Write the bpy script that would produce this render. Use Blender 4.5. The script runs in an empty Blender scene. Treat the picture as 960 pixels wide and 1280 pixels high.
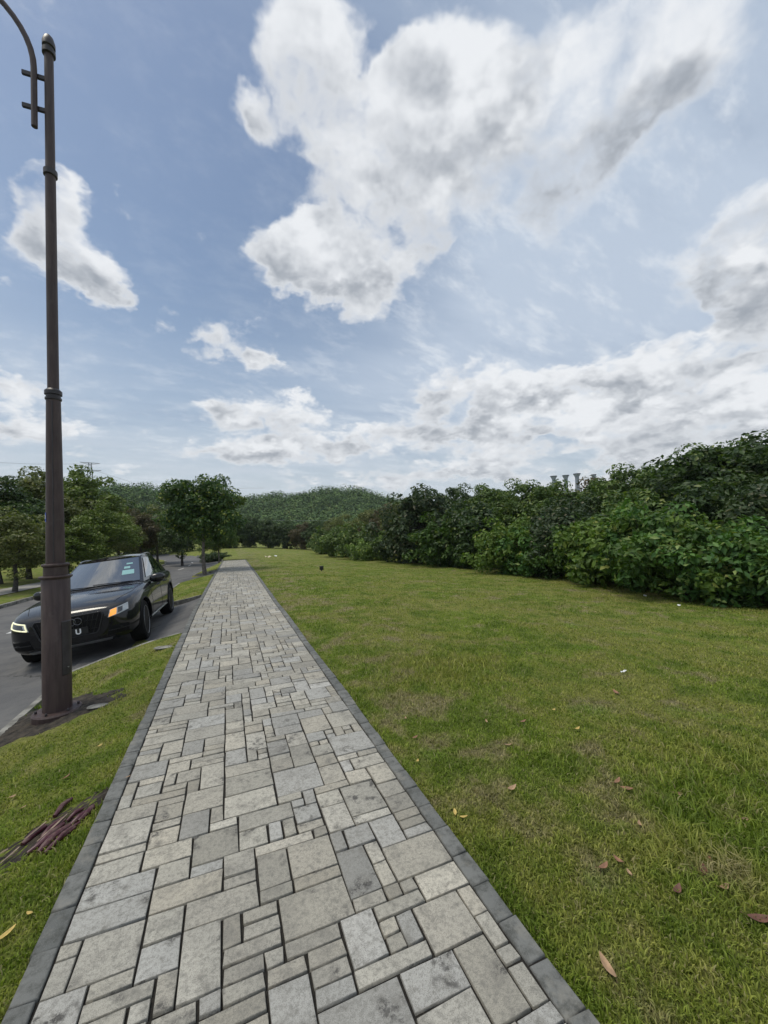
import bpy, bmesh, math, random
import numpy as np
from mathutils import Vector, Matrix, Euler
R = math.radians
random.seed(7)
rng = np.random.default_rng(7)
S = bpy.context.scene
C = S.collection

# ------------------------------------------------------------------ camera
F_PX = 490.0; CAM_H = 1.65
YAW, PITCH, ROLL = R(21.8), R(2.7), R(1.6)
fw = Vector((math.sin(YAW)*math.cos(PITCH), math.cos(YAW)*math.cos(PITCH), math.sin(PITCH)))
r0 = Vector((math.cos(YAW), -math.sin(YAW), 0)); u0 = r0.cross(fw)
rt = r0*math.cos(ROLL) - u0*math.sin(ROLL); up = u0*math.cos(ROLL) + r0*math.sin(ROLL)
cam_d = bpy.data.cameras.new('camera'); cam = bpy.data.objects.new('camera', cam_d); C.objects.link(cam)
cam.matrix_world = Matrix(((rt.x, up.x, -fw.x, 0), (rt.y, up.y, -fw.y, 0), (rt.z, up.z, -fw.z, CAM_H), (0, 0, 0, 1)))
cam_d.sensor_fit = 'VERTICAL'; cam_d.sensor_height = 36; cam_d.lens = F_PX/1280*36
cam_d.clip_start = 0.02; cam_d.clip_end = 6000
S.camera = cam
def ray(px, py): return fw + rt*((px-480)/F_PX) + up*((640-py)/F_PX)
def P(px, py, z=0.0):            # ground point seen at a photo pixel on the height z
    d = ray(px, py); t = (z-CAM_H)/d.z
    return Vector((0, 0, CAM_H)) + d*t
def at(px, dist, z=0.0, py=640):   # ground point in the direction of a photo column, at a horizontal distance
    d = ray(px, py); k = dist/math.hypot(d.x, d.y)
    return Vector((d.x*k, d.y*k, z))

# ------------------------------------------------------------------ sun, sky, exposure
SUN_DIR = Vector((-0.50, 0.10, 1.15)).normalized()     # towards the sun
SUN_EL = math.asin(SUN_DIR.z); SUN_AZ = math.atan2(SUN_DIR.x, SUN_DIR.y)
sd = bpy.data.lights.new('sun', 'SUN'); sd.energy = 2.0; sd.angle = R(22); sd.color = (1, .93, .80)
so = bpy.data.objects.new('sun', sd); C.objects.link(so)
so.rotation_euler = SUN_DIR.to_track_quat('Z', 'Y').to_euler()
S.view_settings.view_transform = 'Standard'; S.view_settings.look = 'None'
S.view_settings.gamma = 1; S.view_settings.use_curve_mapping = False
S.view_settings.exposure = 0.12

class NT:
    """small helper to write node trees"""
    def __init__(s, tree): s.t = tree; s.n = tree.nodes; s.l = tree.links
    def node(s, typ, **kw):
        n = s.n.new(typ)
        for k, v in kw.items(): setattr(n, k, v)
        return n
    def put(s, sock, v):
        if isinstance(v, bpy.types.NodeSocket): s.l.new(v, sock)
        elif v is not None: sock.default_value = v
    def math(s, op, a, b=None, c=None, clamp=False):
        n = s.node('ShaderNodeMath', operation=op); n.use_clamp = clamp
        s.put(n.inputs[0], a); s.put(n.inputs[1], b) if b is not None else None
        if c is not None: s.put(n.inputs[2], c)
        return n.outputs[0]
    def vmath(s, op, a, b=None, sc=None):
        n = s.node('ShaderNodeVectorMath', operation=op); s.put(n.inputs[0], a)
        if b is not None: s.put(n.inputs[1], b)
        if sc is not None: s.put(n.inputs['Scale'], sc)
        return n.outputs['Value'] if op in ('LENGTH', 'DOT_PRODUCT') else n.outputs[0]
    def noise(s, vec, scale, detail=4, rough=.5, dist=0, color=False):
        n = s.node('ShaderNodeTexNoise'); s.put(n.inputs['Vector'], vec)
        n.inputs['Scale'].default_value = scale; n.inputs['Detail'].default_value = detail
        n.inputs['Roughness'].default_value = rough; n.inputs['Distortion'].default_value = dist
        return n.outputs['Color' if color else 'Fac']
    def ramp(s, f, a, b, lo=0., hi=1., smooth=True):
        n = s.node('ShaderNodeMapRange', interpolation_type='SMOOTHSTEP' if smooth else 'LINEAR')
        s.put(n.inputs[0], f); n.inputs[1].default_value = a; n.inputs[2].default_value = b
        n.inputs[3].default_value = lo; n.inputs[4].default_value = hi
        return n.outputs[0]
    def mix(s, f, a, b, mode='MIX'):
        n = s.node('ShaderNodeMix', data_type='RGBA', blend_type=mode); s.put(n.inputs[0], f)
        for i, v in ((6, a), (7, b)):
            if isinstance(v, tuple): v = (*v, 1) if len(v) == 3 else v
            s.put(n.inputs[i], v)
        return n.outputs[2]

# cloud blobs: centre x, y and radii in photo pixels, weight
BLOBS = [(500,190,90,90,1),(540,270,60,40,.7),(560,60,90,60,.9),(700,190,110,80,1.0),(820,110,120,60,.7),(400,40,95,95,1),(345,60,50,70,.8),(300,145,42,40,1),(430,160,120,80,1),(430,250,95,75,1),(345,312,46,60,1.25),(385,330,50,50,1.0),(440,352,88,64,1.3),
 (560,110,105,85,1.05),(650,140,150,100,1.15),(620,215,150,85,1.2),(760,90,140,90,.95),(690,290,80,45,.6),(850,50,150,90,.5),(520,40,60,50,.5),
 (72,235,56,72,1.25),(88,315,76,78,1.35),(165,255,30,60,.5),(10,365,50,26,.8),(120,350,46,44,.9),
 (285,412,84,46,1.1),(342,460,40,24,.95),(330,520,92,36,1.7),(322,568,110,26,1.4),(460,562,80,30,1.05),
 (600,490,120,44,1.5),(600,532,140,28,1.2),(560,270,80,60,.8),(470,300,90,50,.9),(50,530,115,46,1.2),(15,475,70,26,.85),(150,597,90,16,.8),
 (935,330,100,84,1.9),(965,250,64,60,1.5),(1010,360,100,90,1.5),(905,440,150,46,1.3),(765,472,120,34,1.35),(900,510,170,50,1.15),
 (720,538,190,36,1.1),(860,570,200,34,1.1),(620,583,70,26,1.15),(540,594,100,18,.8),(420,604,130,12,.7),(720,610,140,20,.9),
 # unseen clouds added over and behind the camera, for the windscreen to reflect
 (1300,300,300,160,1.1),(1500,560,300,80,1.1),(-500,350,260,140,1.1),(-700,560,300,70,1.0),(300,-500,300,200,1.0),(900,-700,400,260,1.0)]
BACK = [((-.36,.50,.80),.34),((-.12,.36,.93),.26),((-.66,.40,.62),.3),((-.3,-.5,.8),.45),((.5,-.7,.45),.40),((-.75,-.55,.35),.38),((.1,-.95,.25),.35),((-.6,.1,.85),.3),((.7,-.2,.65),.35),((-.1,-.8,.6),.25)]  # more unseen clouds, added where the car glass mirrors the sky
w = bpy.data.worlds.new('World'); S.world = w; w.use_nodes = True
w.cycles.sampling_method = 'MANUAL'; w.cycles.sample_map_resolution = 512
g = bpy.data.node_groups.new('cloud_density', 'ShaderNodeTree')
g.interface.new_socket('dir', in_out='INPUT', socket_type='NodeSocketVector')
g.interface.new_socket('density', in_out='OUTPUT', socket_type='NodeSocketFloat')
G = NT(g); gi = G.node('NodeGroupInput'); go = G.node('NodeGroupOutput'); d0 = gi.outputs[0]
sepz = G.node('ShaderNodeSeparateXYZ'); G.put(sepz.inputs[0], d0)
inv = G.math('DIVIDE', 1.0, G.math('ADD', G.math('MAXIMUM', sepz.outputs[2], 0.0), .42))
q = G.vmath('SCALE', d0, sc=inv)
warp = G.vmath('SUBTRACT', G.noise(q, 4.2, 5, .62, color=True), (.5, .5, .5))
warped = G.vmath('ADD', d0, G.vmath('SCALE', warp, sc=.17))
acc = None; sha = None
ALLB = [(ray(bx, by), a, b, wt, None) for bx, by, a, b, wt in BLOBS] + [(Vector(c_), 1, .7, 1.1, rad_) for c_, rad_ in BACK]
for (c, a, b, wt, rad_) in ALLB:
    k = 1/c.length; c = c.normalized()
    v = (Vector((0, 0, 1)) - c*c.z).normalized() if rad_ else (up - c*up.dot(c)).normalized(); u = v.cross(c).normalized()
    m = Matrix((u, v, u.cross(v))).transposed()
    wv = warped
    if acc is not None:      # chained, so that the shader keeps few values alive at a time
        ma = G.node('ShaderNodeVectorMath', operation='MULTIPLY_ADD'); G.put(ma.inputs[0], acc); ma.inputs[1].default_value = (1e-7, 1e-7, 1e-7); G.put(ma.inputs[2], warped); wv = ma.outputs[0]
    mp = G.node('ShaderNodeMapping', vector_type='TEXTURE'); G.put(mp.inputs['Vector'], wv)
    mp.inputs['Location'].default_value = c; mp.inputs['Rotation'].default_value = m.to_euler()
    s_ = rad_ or k**1.4/F_PX*1.24
    mp.inputs['Scale'].default_value = (a*s_, b*s_, .9)
    gr = G.node('ShaderNodeTexGradient', gradient_type='SPHERICAL'); G.put(gr.inputs[0], mp.outputs[0])
    term = G.math('MULTIPLY', gr.outputs['Fac'], wt)
    cx_ = G.node('ShaderNodeCombineXYZ'); cx_.inputs[0].default_value = 1.0; G.put(cx_.inputs[1], G.vmath('DOT_PRODUCT', mp.outputs[0], (.45, -.95, 0)))
    low = G.vmath('SCALE', cx_.outputs[0], sc=term)
    acc = low if acc is None else G.vmath('ADD', acc, low)
sep_ = G.node('ShaderNodeSeparateXYZ'); G.put(sep_.inputs[0], acc); acc, sha = sep_.outputs[0], sep_.outputs[1]
cov = G.math('MINIMUM', acc, 1.0)
fbm = G.noise(G.vmath('ADD', q, G.vmath('SCALE', warp, sc=.10)), 5.6, 9, .60)
lo_ = (up*1.0 - rt*.5).normalized()*.05
fb1 = G.noise(q, 6.5, 4, .55); fb2 = G.noise(G.vmath('ADD', q, tuple(lo_)), 6.5, 4, .55)
bil = G.node('ShaderNodeTexVoronoi', feature='F1'); G.put(bil.inputs['Vector'], G.vmath('ADD', q, G.vmath('SCALE', warp, sc=.18)))
bil.inputs['Scale'].default_value = 11; bil.inputs['Detail'].default_value = 2; bil.inputs['Roughness'].default_value = .55
dn = G.math('MULTIPLY', cov, 1.15)
dn = G.math('ADD', dn, G.math('MULTIPLY', G.math('SUBTRACT', fbm, .5), 2.1))
dn = G.math('SUBTRACT', dn, G.math('MULTIPLY', G.math('SUBTRACT', bil.outputs['Distance'], .35), .55))
G.l.new(G.math('SUBTRACT', dn, .31), go.inputs[0])
g.interface.new_socket('shade', in_out='OUTPUT', socket_type='NodeSocketFloat')
sh_ = G.math('DIVIDE', sha, G.math('ADD', acc, .15))
sh_ = G.math('ADD', G.math('MULTIPLY', sh_, 1.3), G.math('ADD', G.math('MULTIPLY', G.math('SUBTRACT', fb2, fb1), 2.3), G.math('MULTIPLY', G.math('SUBTRACT', bil.outputs['Distance'], .4), .5)))
G.l.new(sh_, go.inputs[1])

W = NT(w.node_tree); W.n.clear()
tc = W.node('ShaderNodeTexCoord'); dirn = W.vmath('NORMALIZE', tc.outputs['Generated'])
sky = W.node('ShaderNodeTexSky', sky_type='NISHITA'); sky.sun_disc = False
sky.sun_elevation = SUN_EL; sky.sun_rotation = SUN_AZ; sky.air_density = 1.3; sky.dust_density = 1.0; sky.ozone_density = 1.5
W.put(sky.inputs[0], dirn) if len(sky.inputs) else None
SKY_K = 0.095
ga = W.node('ShaderNodeGroup'); ga.node_tree = g; W.put(ga.inputs[0], dirn)
d1 = ga.outputs[0]
softness = W.ramp(W.vmath('DOT_PRODUCT', dirn, tuple(ray(800, 150).normalized())), .90, .99, .56, 1.0)
alpha = W.ramp(W.math('DIVIDE', W.math('ADD', d1, .13), softness), 0, 1)
thick = W.ramp(d1, .10, .95)
shade = W.math('MULTIPLY', W.ramp(ga.outputs[1], -.22, .60), W.math('MULTIPLY_ADD', thick, .85, .15), clamp=True)
skyc = W.vmath('SCALE', sky.outputs[0], sc=SKY_K)
sp = W.node('ShaderNodeSeparateXYZ'); W.put(sp.inputs[0], dirn)
# thin high veil, thicker to the right of the picture and near the horizon
vq = W.vmath('SCALE', dirn, sc=W.math('DIVIDE', 1.0, W.math('ADD', W.math('MAXIMUM', sp.outputs[2], 0.0), .12)))
vmp = W.node('ShaderNodeMapping'); W.put(vmp.inputs[0], vq); vmp.inputs['Rotation'].default_value = (0, 0, R(35)); vmp.inputs['Scale'].default_value = (.5, 1.6, 1)
vn = W.noise(vmp.outputs[0], 1.1, 6, .62)
clear = W.ramp(W.vmath('DOT_PRODUCT', dirn, tuple(ray(225, 170).normalized())), .80, 1.0, 0, 1)
veil = W.math('MULTIPLY_ADD', clear, -.86, .98)
veil = W.math('MULTIPLY', veil, W.ramp(vn, .28, .72, .62, 1.12), clamp=True)
lowness = W.ramp(sp.outputs[2], .0, .42, .85, .0)
veil = W.math('MAXIMUM', veil, lowness)
vcol = W.mix(W.ramp(sp.outputs[2], .02, .40, 1, 0), (.47, .55, .665), (.56, .62, .68))
col = W.mix(veil, skyc, vcol)
cloudc = W.mix(shade, (.80, .82, .845), (.33, .36, .405))
lowtint = W.ramp(sp.outputs[2], .0, .22, .35, .0)
cloudc = W.mix(lowtint, cloudc, (.56, .61, .66))
v2 = W.noise(W.vmath('ADD', vmp.outputs[0], W.vmath('SCALE', dirn, sc=2.0)), 3.4, 8, .68)
ripple = W.math('MULTIPLY', W.ramp(v2, .46, .74), W.math('MULTIPLY_ADD', clear, -.75, .85))
ripple = W.math('MULTIPLY', ripple, W.ramp(sp.outputs[2], .03, .25, .3, .8))
col = W.mix(ripple, col, (.72, .765, .82))
dim = W.ramp(vn, .30, .50, .55, 0)
col = W.mix(W.math('MULTIPLY', dim, W.ramp(sp.outputs[2], .05, .3)), col, (.34, .42, .55))
col = W.mix(W.math('MULTIPLY', alpha, .96), col, cloudc)
bg = W.node('ShaderNodeBackground'); W.put(bg.inputs[0], col); bg.inputs[1].default_value = 1.0
wo = W.node('ShaderNodeOutputWorld'); W.l.new(bg.outputs[0], wo.inputs[0])

# ------------------------------------------------------------------ helpers
def tag(o, label=None, cat=None, group=None, kind=None):
    if label: o['label'] = label
    if cat: o['category'] = cat
    if group: o['group'] = group
    if kind: o['kind'] = kind
    return o
def mesh_np(name, V, faces, mat, parent=None, smooth=False, loc=None):
    """V (n,3) array; faces list of lists, or (m,k) array"""
    me = bpy.data.meshes.new(name)
    V = np.asarray(V, dtype=np.float32)
    if isinstance(faces, np.ndarray):
        m, k = faces.shape
        me.vertices.add(len(V)); me.vertices.foreach_set('co', V.ravel())
        me.loops.add(m*k); me.loops.foreach_set('vertex_index', faces.astype(np.int32).ravel())
        me.polygons.add(m); me.polygons.foreach_set('loop_start', np.arange(0, m*k, k, dtype=np.int32))
        me.update(calc_edges=True)
    else:
        me.from_pydata([tuple(map(float, v)) for v in V], [], faces); me.update()
    if smooth: me.polygons.foreach_set('use_smooth', [True]*len(me.polygons)); me.update()
    for mm in (mat if isinstance(mat, (list, tuple)) else [mat]): me.materials.append(mm)
    o = bpy.data.objects.new(name, me); C.objects.link(o)
    if parent: o.parent = parent
    if loc is not None: o.location = loc
    return o
def empty(name, loc, rz=0, label=None, cat=None, group=None):
    o = bpy.data.objects.new(name, None); C.objects.link(o); o.location = loc; o.rotation_euler = (0, 0, rz)
    o.empty_display_size = .2
    return tag(o, label, cat, group)
class MB:
    def __init__(s): s.v = []; s.f = []
    def add(s, v, f):
        n = len(s.v); s.v += [tuple(a) for a in v]; s.f += [[i+n for i in a] for a in f]
    def box(s, x0, x1, y0, y1, z0, z1):
        s.add([(x0,y0,z0),(x1,y0,z0),(x1,y1,z0),(x0,y1,z0),(x0,y0,z1),(x1,y0,z1),(x1,y1,z1),(x0,y1,z1)],
              [(0,3,2,1),(4,5,6,7),(0,1,5,4),(1,2,6,5),(2,3,7,6),(3,0,4,7)])
    def tube(s, pts, rad, n=12, cap=True, flat=None):
        pts = [Vector(p) for p in pts]; rad = rad if isinstance(rad, (list, tuple)) else [rad]*len(pts)
        rings = []
        ref = None
        for i, p in enumerate(pts):
            t = (pts[min(i+1, len(pts)-1)] - pts[max(i-1, 0)]).normalized()
            if ref is None: ref = Vector((0, 0, 1)) if abs(t.z) < .9 else Vector((1, 0, 0))
            a = t.cross(ref).normalized(); b = t.cross(a).normalized(); ref = -b if ref.dot(b) < 0 else b
            a = t.cross(ref).normalized(); b = a.cross(t).normalized()
            rings.append([p + (a*math.cos(2*math.pi*k/n) + b*math.sin(2*math.pi*k/n)*(flat or 1))*rad[i] for k in range(n)])
        v = [q for r in rings for q in r]; f = []
        for i in range(len(rings)-1):
            for k in range(n):
                f.append((i*n+k, i*n+(k+1) % n, (i+1)*n+(k+1) % n, (i+1)*n+k))
        if cap: f.append(tuple(range(n-1, -1, -1))); f.append(tuple((len(rings)-1)*n+k for k in range(n)))
        s.add(v, f)
    def lathe(s, prof, n=32, c=(0, 0, 0), axis='Z'):
        v = []
        for (r, z) in prof:
            for k in range(n):
                a = 2*math.pi*k/n; x, y = r*math.cos(a), r*math.sin(a)
                v.append((c[0]+x, c[1]+y, c[2]+z) if axis == 'Z' else (c[0]+x, c[1]+z, c[2]+y))
        f = [(i*n+k, i*n+(k+1) % n, (i+1)*n+(k+1) % n, (i+1)*n+k) for i in range(len(prof)-1) for k in range(n)]
        f.append(tuple(range(n-1, -1, -1))); f.append(tuple((len(prof)-1)*n+k for k in range(n)))
        s.add(v, f)
    def build(s, name, mat, parent=None, smooth=False, bevel=0, loc=None):
        o = mesh_np(name, s.v, s.f, mat, parent, False, loc)
        bm = bmesh.new(); bm.from_mesh(o.data); bmesh.ops.recalc_face_normals(bm, faces=bm.faces)
        if bevel: bmesh.ops.bevel(bm, geom=bm.edges[:], offset=bevel, segments=2, affect='EDGES', clamp_overlap=True)
        bm.to_mesh(o.data); bm.free()
        if smooth:
            o.data.polygons.foreach_set('use_smooth', [True]*len(o.data.polygons))
            o.data.set_sharp_from_angle(angle=R(38))
        return o

def new_mat(name):
    m = bpy.data.materials.new(name); m.use_nodes = True; t = NT(m.node_tree); t.n.clear()
    b = t.node('ShaderNodeBsdfPrincipled'); o = t.node('ShaderNodeOutputMaterial'); t.l.new(b.outputs[0], o.inputs[0])
    return m, t, b, o
def simple(name, col, rough=.5, metal=0, coat=0, spec=.5, var=0, scale=20, bump=0, emit=None):
    m, t, b, o = new_mat(name)
    if var:
        tc = t.node('ShaderNodeTexCoord'); f = t.noise(tc.outputs['Object'], scale, 5, .6)
        f = t.ramp(f, .3, .7)
        t.put(b.inputs['Base Color'], t.mix(f, tuple(c*(1-var) for c in col), tuple(min(1, c*(1+var)) for c in col)))
        if bump:
            bn = t.node('ShaderNodeBump'); bn.inputs['Strength'].default_value = bump; bn.inputs['Distance'].default_value = .01
            t.put(bn.inputs['Height'], t.noise(tc.outputs['Object'], scale*4, 5, .6)); t.l.new(bn.outputs[0], b.inputs['Normal'])
    else: b.inputs['Base Color'].default_value = (*col, 1)
    b.inputs['Roughness'].default_value = rough; b.inputs['Metallic'].default_value = metal
    b.inputs['Coat Weight'].default_value = coat; b.inputs['Coat Roughness'].default_value = .03
    b.inputs['Specular IOR Level'].default_value = spec
    if emit: b.inputs['Emission Color'].default_value = (*emit[0], 1); b.inputs['Emission Strength'].default_value = emit[1]
    return m

# ------------------------------------------------------------------ terrain heights
def lerp(x, xs, ys): return np.interp(x, xs, ys)
def zl(y): return lerp(y, [-5, 9, 17, 26, 36, 60, 120, 400, 2000], [0, 0, -.12, -.30, -.52, -.75, -1.0, -1.5, -4])
def road_c(y): return lerp(y, [-60, 14, 20, 26, 32, 38, 44, 52, 60, 90], [-4.75, -4.75, -4.65, -4.35, -3.9, -3.2, -3.1, -4.2, -6.6, -18])
RW = 2.6
def road_z(x, y):
    xr = x - (road_c(y)+4.75)
    return zl(y) - .52 + .10*np.clip(xr+3.4, 0, 1.25)
def bump_n(x, y):
    return .03*np.sin(x*1.3+y*.35)*np.sin(y*.8-x*.5+1) + .02*np.sin(x*2.9+1.3)*np.sin(y*2.1+.4)
def path_off(y): return lerp(y, [-5, 10, 36, 60], [0, 0, .33, .6])
def path_l(y): return -.74 + path_off(y)
def path_r(y): return 1.13 + path_off(y)
def ter(x, y):
    x = np.asarray(x, float); y = np.asarray(y, float)
    x, y = np.broadcast_arrays(x, y)
    base = zl(y)
    rr = road_c(y)+RW; rl = road_c(y)-RW; pl = path_l(y); prr = path_r(y)
    # right field
    dxr = x - prr
    zr = base - .02 + lerp(dxr, [0, .5, 2, 9, 13, 40, 200], [-.01, .0, -.05, -.5, -.62, -.8, -1]) + bump_n(x, y)*np.clip(dxr/1.5, 0, 1)
    # verge
    zk = road_z(rr, y) + .10
    t = np.clip((x-rr)/np.maximum(pl-rr, .2), 0, 1)
    zv = zk*(1-t) + (base-.02)*t + .4*bump_n(x, y)*np.sin(np.pi*t)
    # far side
    dl = rl - x
    zf = road_z(rl, y) + .10 + lerp(dl, [0, 3, 12, 60], [0, .04, .25, .5])
    z = np.where(x >= prr, zr, np.where(x >= pl, base-.06, np.where(x >= rr, zv, np.where(x > rl, road_z(x, y)-.10, zf))))
    return z

# ------------------------------------------------------------------ lawn material (shared by soil sheet and blades)
def lawn_colour(t, blades):
    geo = t.node('ShaderNodeNewGeometry'); pos = geo.outputs['Position']
    n1 = t.noise(pos, .55, 4, .6); n2 = t.noise(pos, 2.2, 5, .65); n3 = t.noise(pos, 9, 4, .6)
    green = t.mix(t.ramp(n2, .35, .68), (.135, .190, .026), (.260, .330, .046))
    olive = t.mix(t.ramp(n3, .3, .7), (.215, .240, .048), (.310, .310, .085))
    dry = t.mix(t.ramp(n3, .35, .65), (.240, .205, .115), (.350, .300, .180))
    f1 = t.ramp(t.math('ADD', t.math('MULTIPLY', n1, .6), t.math('MULTIPLY', n2, .4)), .42, .56)
    c = t.mix(f1, green, olive)
    sx = t.node('ShaderNodeSeparateXYZ'); t.put(sx.inputs[0], pos)
    band = t.math('MULTIPLY', t.ramp(sx.outputs[0], .9, 1.3), t.ramp(sx.outputs[0], 1.9, 3.4, 1, 0))      # worn strip beside the path
    far_ = t.math('MULTIPLY', t.ramp(sx.outputs[1], 3, 9), .02)
    f2 = t.math('ADD', t.math('MULTIPLY', n2, .55), t.math('MULTIPLY', t.noise(pos, .9, 5, .7, .4), .45))
    f2 = t.math('ADD', f2, t.math('ADD', t.math('MULTIPLY', band, .05), far_))
    c = t.mix(t.math('MULTIPLY', t.ramp(f2, .535, .645), .85), c, dry)
    lush = t.ramp(t.noise(pos, 1.15, 5, .65), .56, .70)
    c = t.mix(t.math('MULTIPLY', lush, .6), c, (.170, .270, .032))
    return c, pos, geo
m_soil, t, b, o = new_mat('lawn_ground')
c, pos, geo = lawn_colour(t, False)
sp_ = t.node('ShaderNodeSeparateXYZ'); t.put(sp_.inputs[0], pos)
fine = t.noise(pos, 60, 6, .75)
c = t.mix(t.ramp(fine, .35, .62, .7, .0), c, (.035, .040, .018))
straw = t.ramp(t.noise(pos, 140, 3, .7), .62, .70, 0, .5)
c = t.mix(straw, c, (.23, .21, .12))
t.put(b.inputs['Base Color'], c); b.inputs['Roughness'].default_value = .9; b.inputs['Specular IOR Level'].default_value = .15
bn = t.node('ShaderNodeBump'); bn.inputs['Strength'].default_value = .9; bn.inputs['Distance'].default_value = .03
t.put(bn.inputs['Height'], t.math('ADD', fine, t.math('MULTIPLY', t.noise(pos, 12, 6, .7), 1.5))); t.l.new(bn.outputs[0], b.inputs['Normal'])

m_blade, t, b, o = new_mat('grass_blade')
c, pos, geo = lawn_colour(t, True)
ri = geo.outputs['Random Per Island']
c = t.mix(1.0, c, t.mix(ri, (.55, .6, .5), (1.5, 1.45, 1.4)), 'MULTIPLY')
c = t.mix(t.ramp(ri, .93, .935, 0, .8, False), c, (.30, .26, .14))
t.put(b.inputs['Base Color'], c); b.inputs['Roughness'].default_value = .55; b.inputs['Specular IOR Level'].default_value = .25
tr = t.node('ShaderNodeBsdfTranslucent'); t.put(tr.inputs[0], t.mix(1.0, c, (1.1, 1.3, .6), 'MULTIPLY'))
ms = t.node('ShaderNodeMixShader'); ms.inputs[0].default_value = .3; t.l.new(b.outputs[0], ms.inputs[1]); t.l.new(tr.outputs[0], ms.inputs[2]); t.l.new(ms.outputs[0], o.inputs[0])

# ground sheet reaching the horizon
def spaced(fine_lo, fine_hi, step, lo, hi, g=1.18):
    xs = list(np.arange(fine_lo, fine_hi+1e-6, step)); s = step
    while xs[-1] < hi: s *= g; xs.append(xs[-1]+s)
    s = step
    while xs[0] > lo: s *= g; xs.insert(0, xs[0]-s)
    return np.array(xs)
gx = spaced(-11, 14, .2, -700, 700); gy = spaced(-2, 46, .25, -200, 900)
X, Y = np.meshgrid(gx, gy); Z = ter(X, Y)
# sink the bays so that the asphalt can cover them
def bay_mask(x, y):
    a = (y > 7.35+.5*np.clip((-1.3-x), -1, 1)) & (y < 12.9) | (y > 20.6) & (y < 24.2)
    return a & (x < path_l(y)+.02) & (x > road_c(y)+RW-.05)
def sheet(name, X, Y, Z, mat, kind='structure'):
    ny, nx = X.shape; V = np.stack([X.ravel(), Y.ravel(), Z.ravel()], 1)
    i = np.arange(nx*ny).reshape(ny, nx)
    Fc = np.stack([i[:-1, :-1].ravel(), i[:-1, 1:].ravel(), i[1:, 1:].ravel(), i[1:, :-1].ravel()], 1)
    o = mesh_np(name, V, Fc, mat, smooth=True); tag(o, kind=kind) if kind else None
    return o
bays = (Y > 7.2) & (Y < 13.0) & (X < path_l(Y)+.02) & (X > road_c(Y)+RW-.2) | (Y > 20.4) & (Y < 24.3) & (X < path_l(Y)+.02) & (X > road_c(Y)+RW-.2)
Z = np.where(bays, Z-.14, Z)
sheet('ground', X, Y, Z, m_soil)

# verge slabs of turf that end in the curved corners of the bay (they cover the sunken ground)
def tur(name, outline_fn, ys, mat, lift=.0):
    pass

# ------------------------------------------------------------------ road, bays, kerbs, far pavement
m_asph, t, b, o = new_mat('asphalt')
geo = t.node('ShaderNodeNewGeometry'); pos = geo.outputs['Position']
f = t.noise(pos, 180, 3, .7); f2 = t.noise(pos, .8, 5, .6); f3 = t.noise(pos, 5, 5, .65)
c = t.mix(t.ramp(f2, .35, .65), (.085, .085, .086), (.135, .132, .126))
c = t.mix(t.ramp(f3, .45, .7, 0, .5), c, (.052, .052, .055))
c = t.mix(t.ramp(f, .5, .72, 0, .6), c, (.19, .185, .18))
vor = t.node('ShaderNodeTexVoronoi', feature='DISTANCE_TO_EDGE'); t.put(vor.inputs['Vector'], t.vmath('ADD', pos, t.vmath('SCALE', t.noise(pos, 2, 4, .6, color=True), sc=.6))); vor.inputs['Scale'].default_value = .45
c = t.mix(t.math('MULTIPLY', t.ramp(vor.outputs['Distance'], .003, .010, 1, 0), t.ramp(t.noise(pos, .5, 2), .5, .6)), c, (.025, .025, .025))
t.put(b.inputs['Base Color'], c); b.inputs['Roughness'].default_value = .82
bn = t.node('ShaderNodeBump'); bn.inputs['Strength'].default_value = .6; bn.inputs['Distance'].default_value = .006
t.put(bn.inputs['Height'], f); t.l.new(bn.outputs[0], b.inputs['Normal'])
ry = spaced(-2, 46, .5, -60, 90, 1.1)
tt = np.linspace(-1, 1, 25)
Yr = np.repeat(ry[:, None], 25, 1); Xr = road_c(Yr) + tt[None, :]*RW
sheet('road', Xr, Yr, road_z(Xr, Yr), m_asph)
m_conc = simple('kerb_concrete', (.19, .185, .165), .9, var=.6, scale=5, bump=.8)
m_paint = simple('road_paint', (.62, .62, .60), .7, var=.12, scale=15)
# parking bays: the asphalt rises from the road to the edge of the path
def bay_z(x, y):
    rr = road_c(y)+RW
    z0 = road_z(rr-.05, y); z1 = zl(y)-.09
    t = np.clip((x-rr)/(path_l(y)-rr), 0, 1)
    t = t**1.6
    return z0*(1-t)+z1*t + .004
def bay(name, y0, y1, cut0, cut1):
    # rounded corners where the bay leaves the road
    ys = np.linspace(y0-cut0, y1+cut1, 60); rows = []
    ts = np.linspace(0, 1, 16)
    Yb = np.zeros((60, 16)); Xb = np.zeros((60, 16))
    for j, tq in enumerate(ts):
        lo = y0 - cut0*(1-tq)**2.2*0 + 0; 
        a = y0 + 0*tq - cut0*(1-tq)**2.0 ; bb = y1 + cut1*(1-tq)**2.0
        yy = np.linspace(a, bb, 60); Yb[:, j] = yy
        rr = road_c(yy)+RW-.15; Xb[:, j] = rr + (path_l(yy)-.004-rr)*tq
    return sheet(name, Xb, Yb, bay_z(Xb, Yb)+.004, m_asph)
bay('parking_bay', 7.75, 12.7, .55, .35)
bay('parking_bay', 20.8, 24.0, .5, .5)
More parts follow.
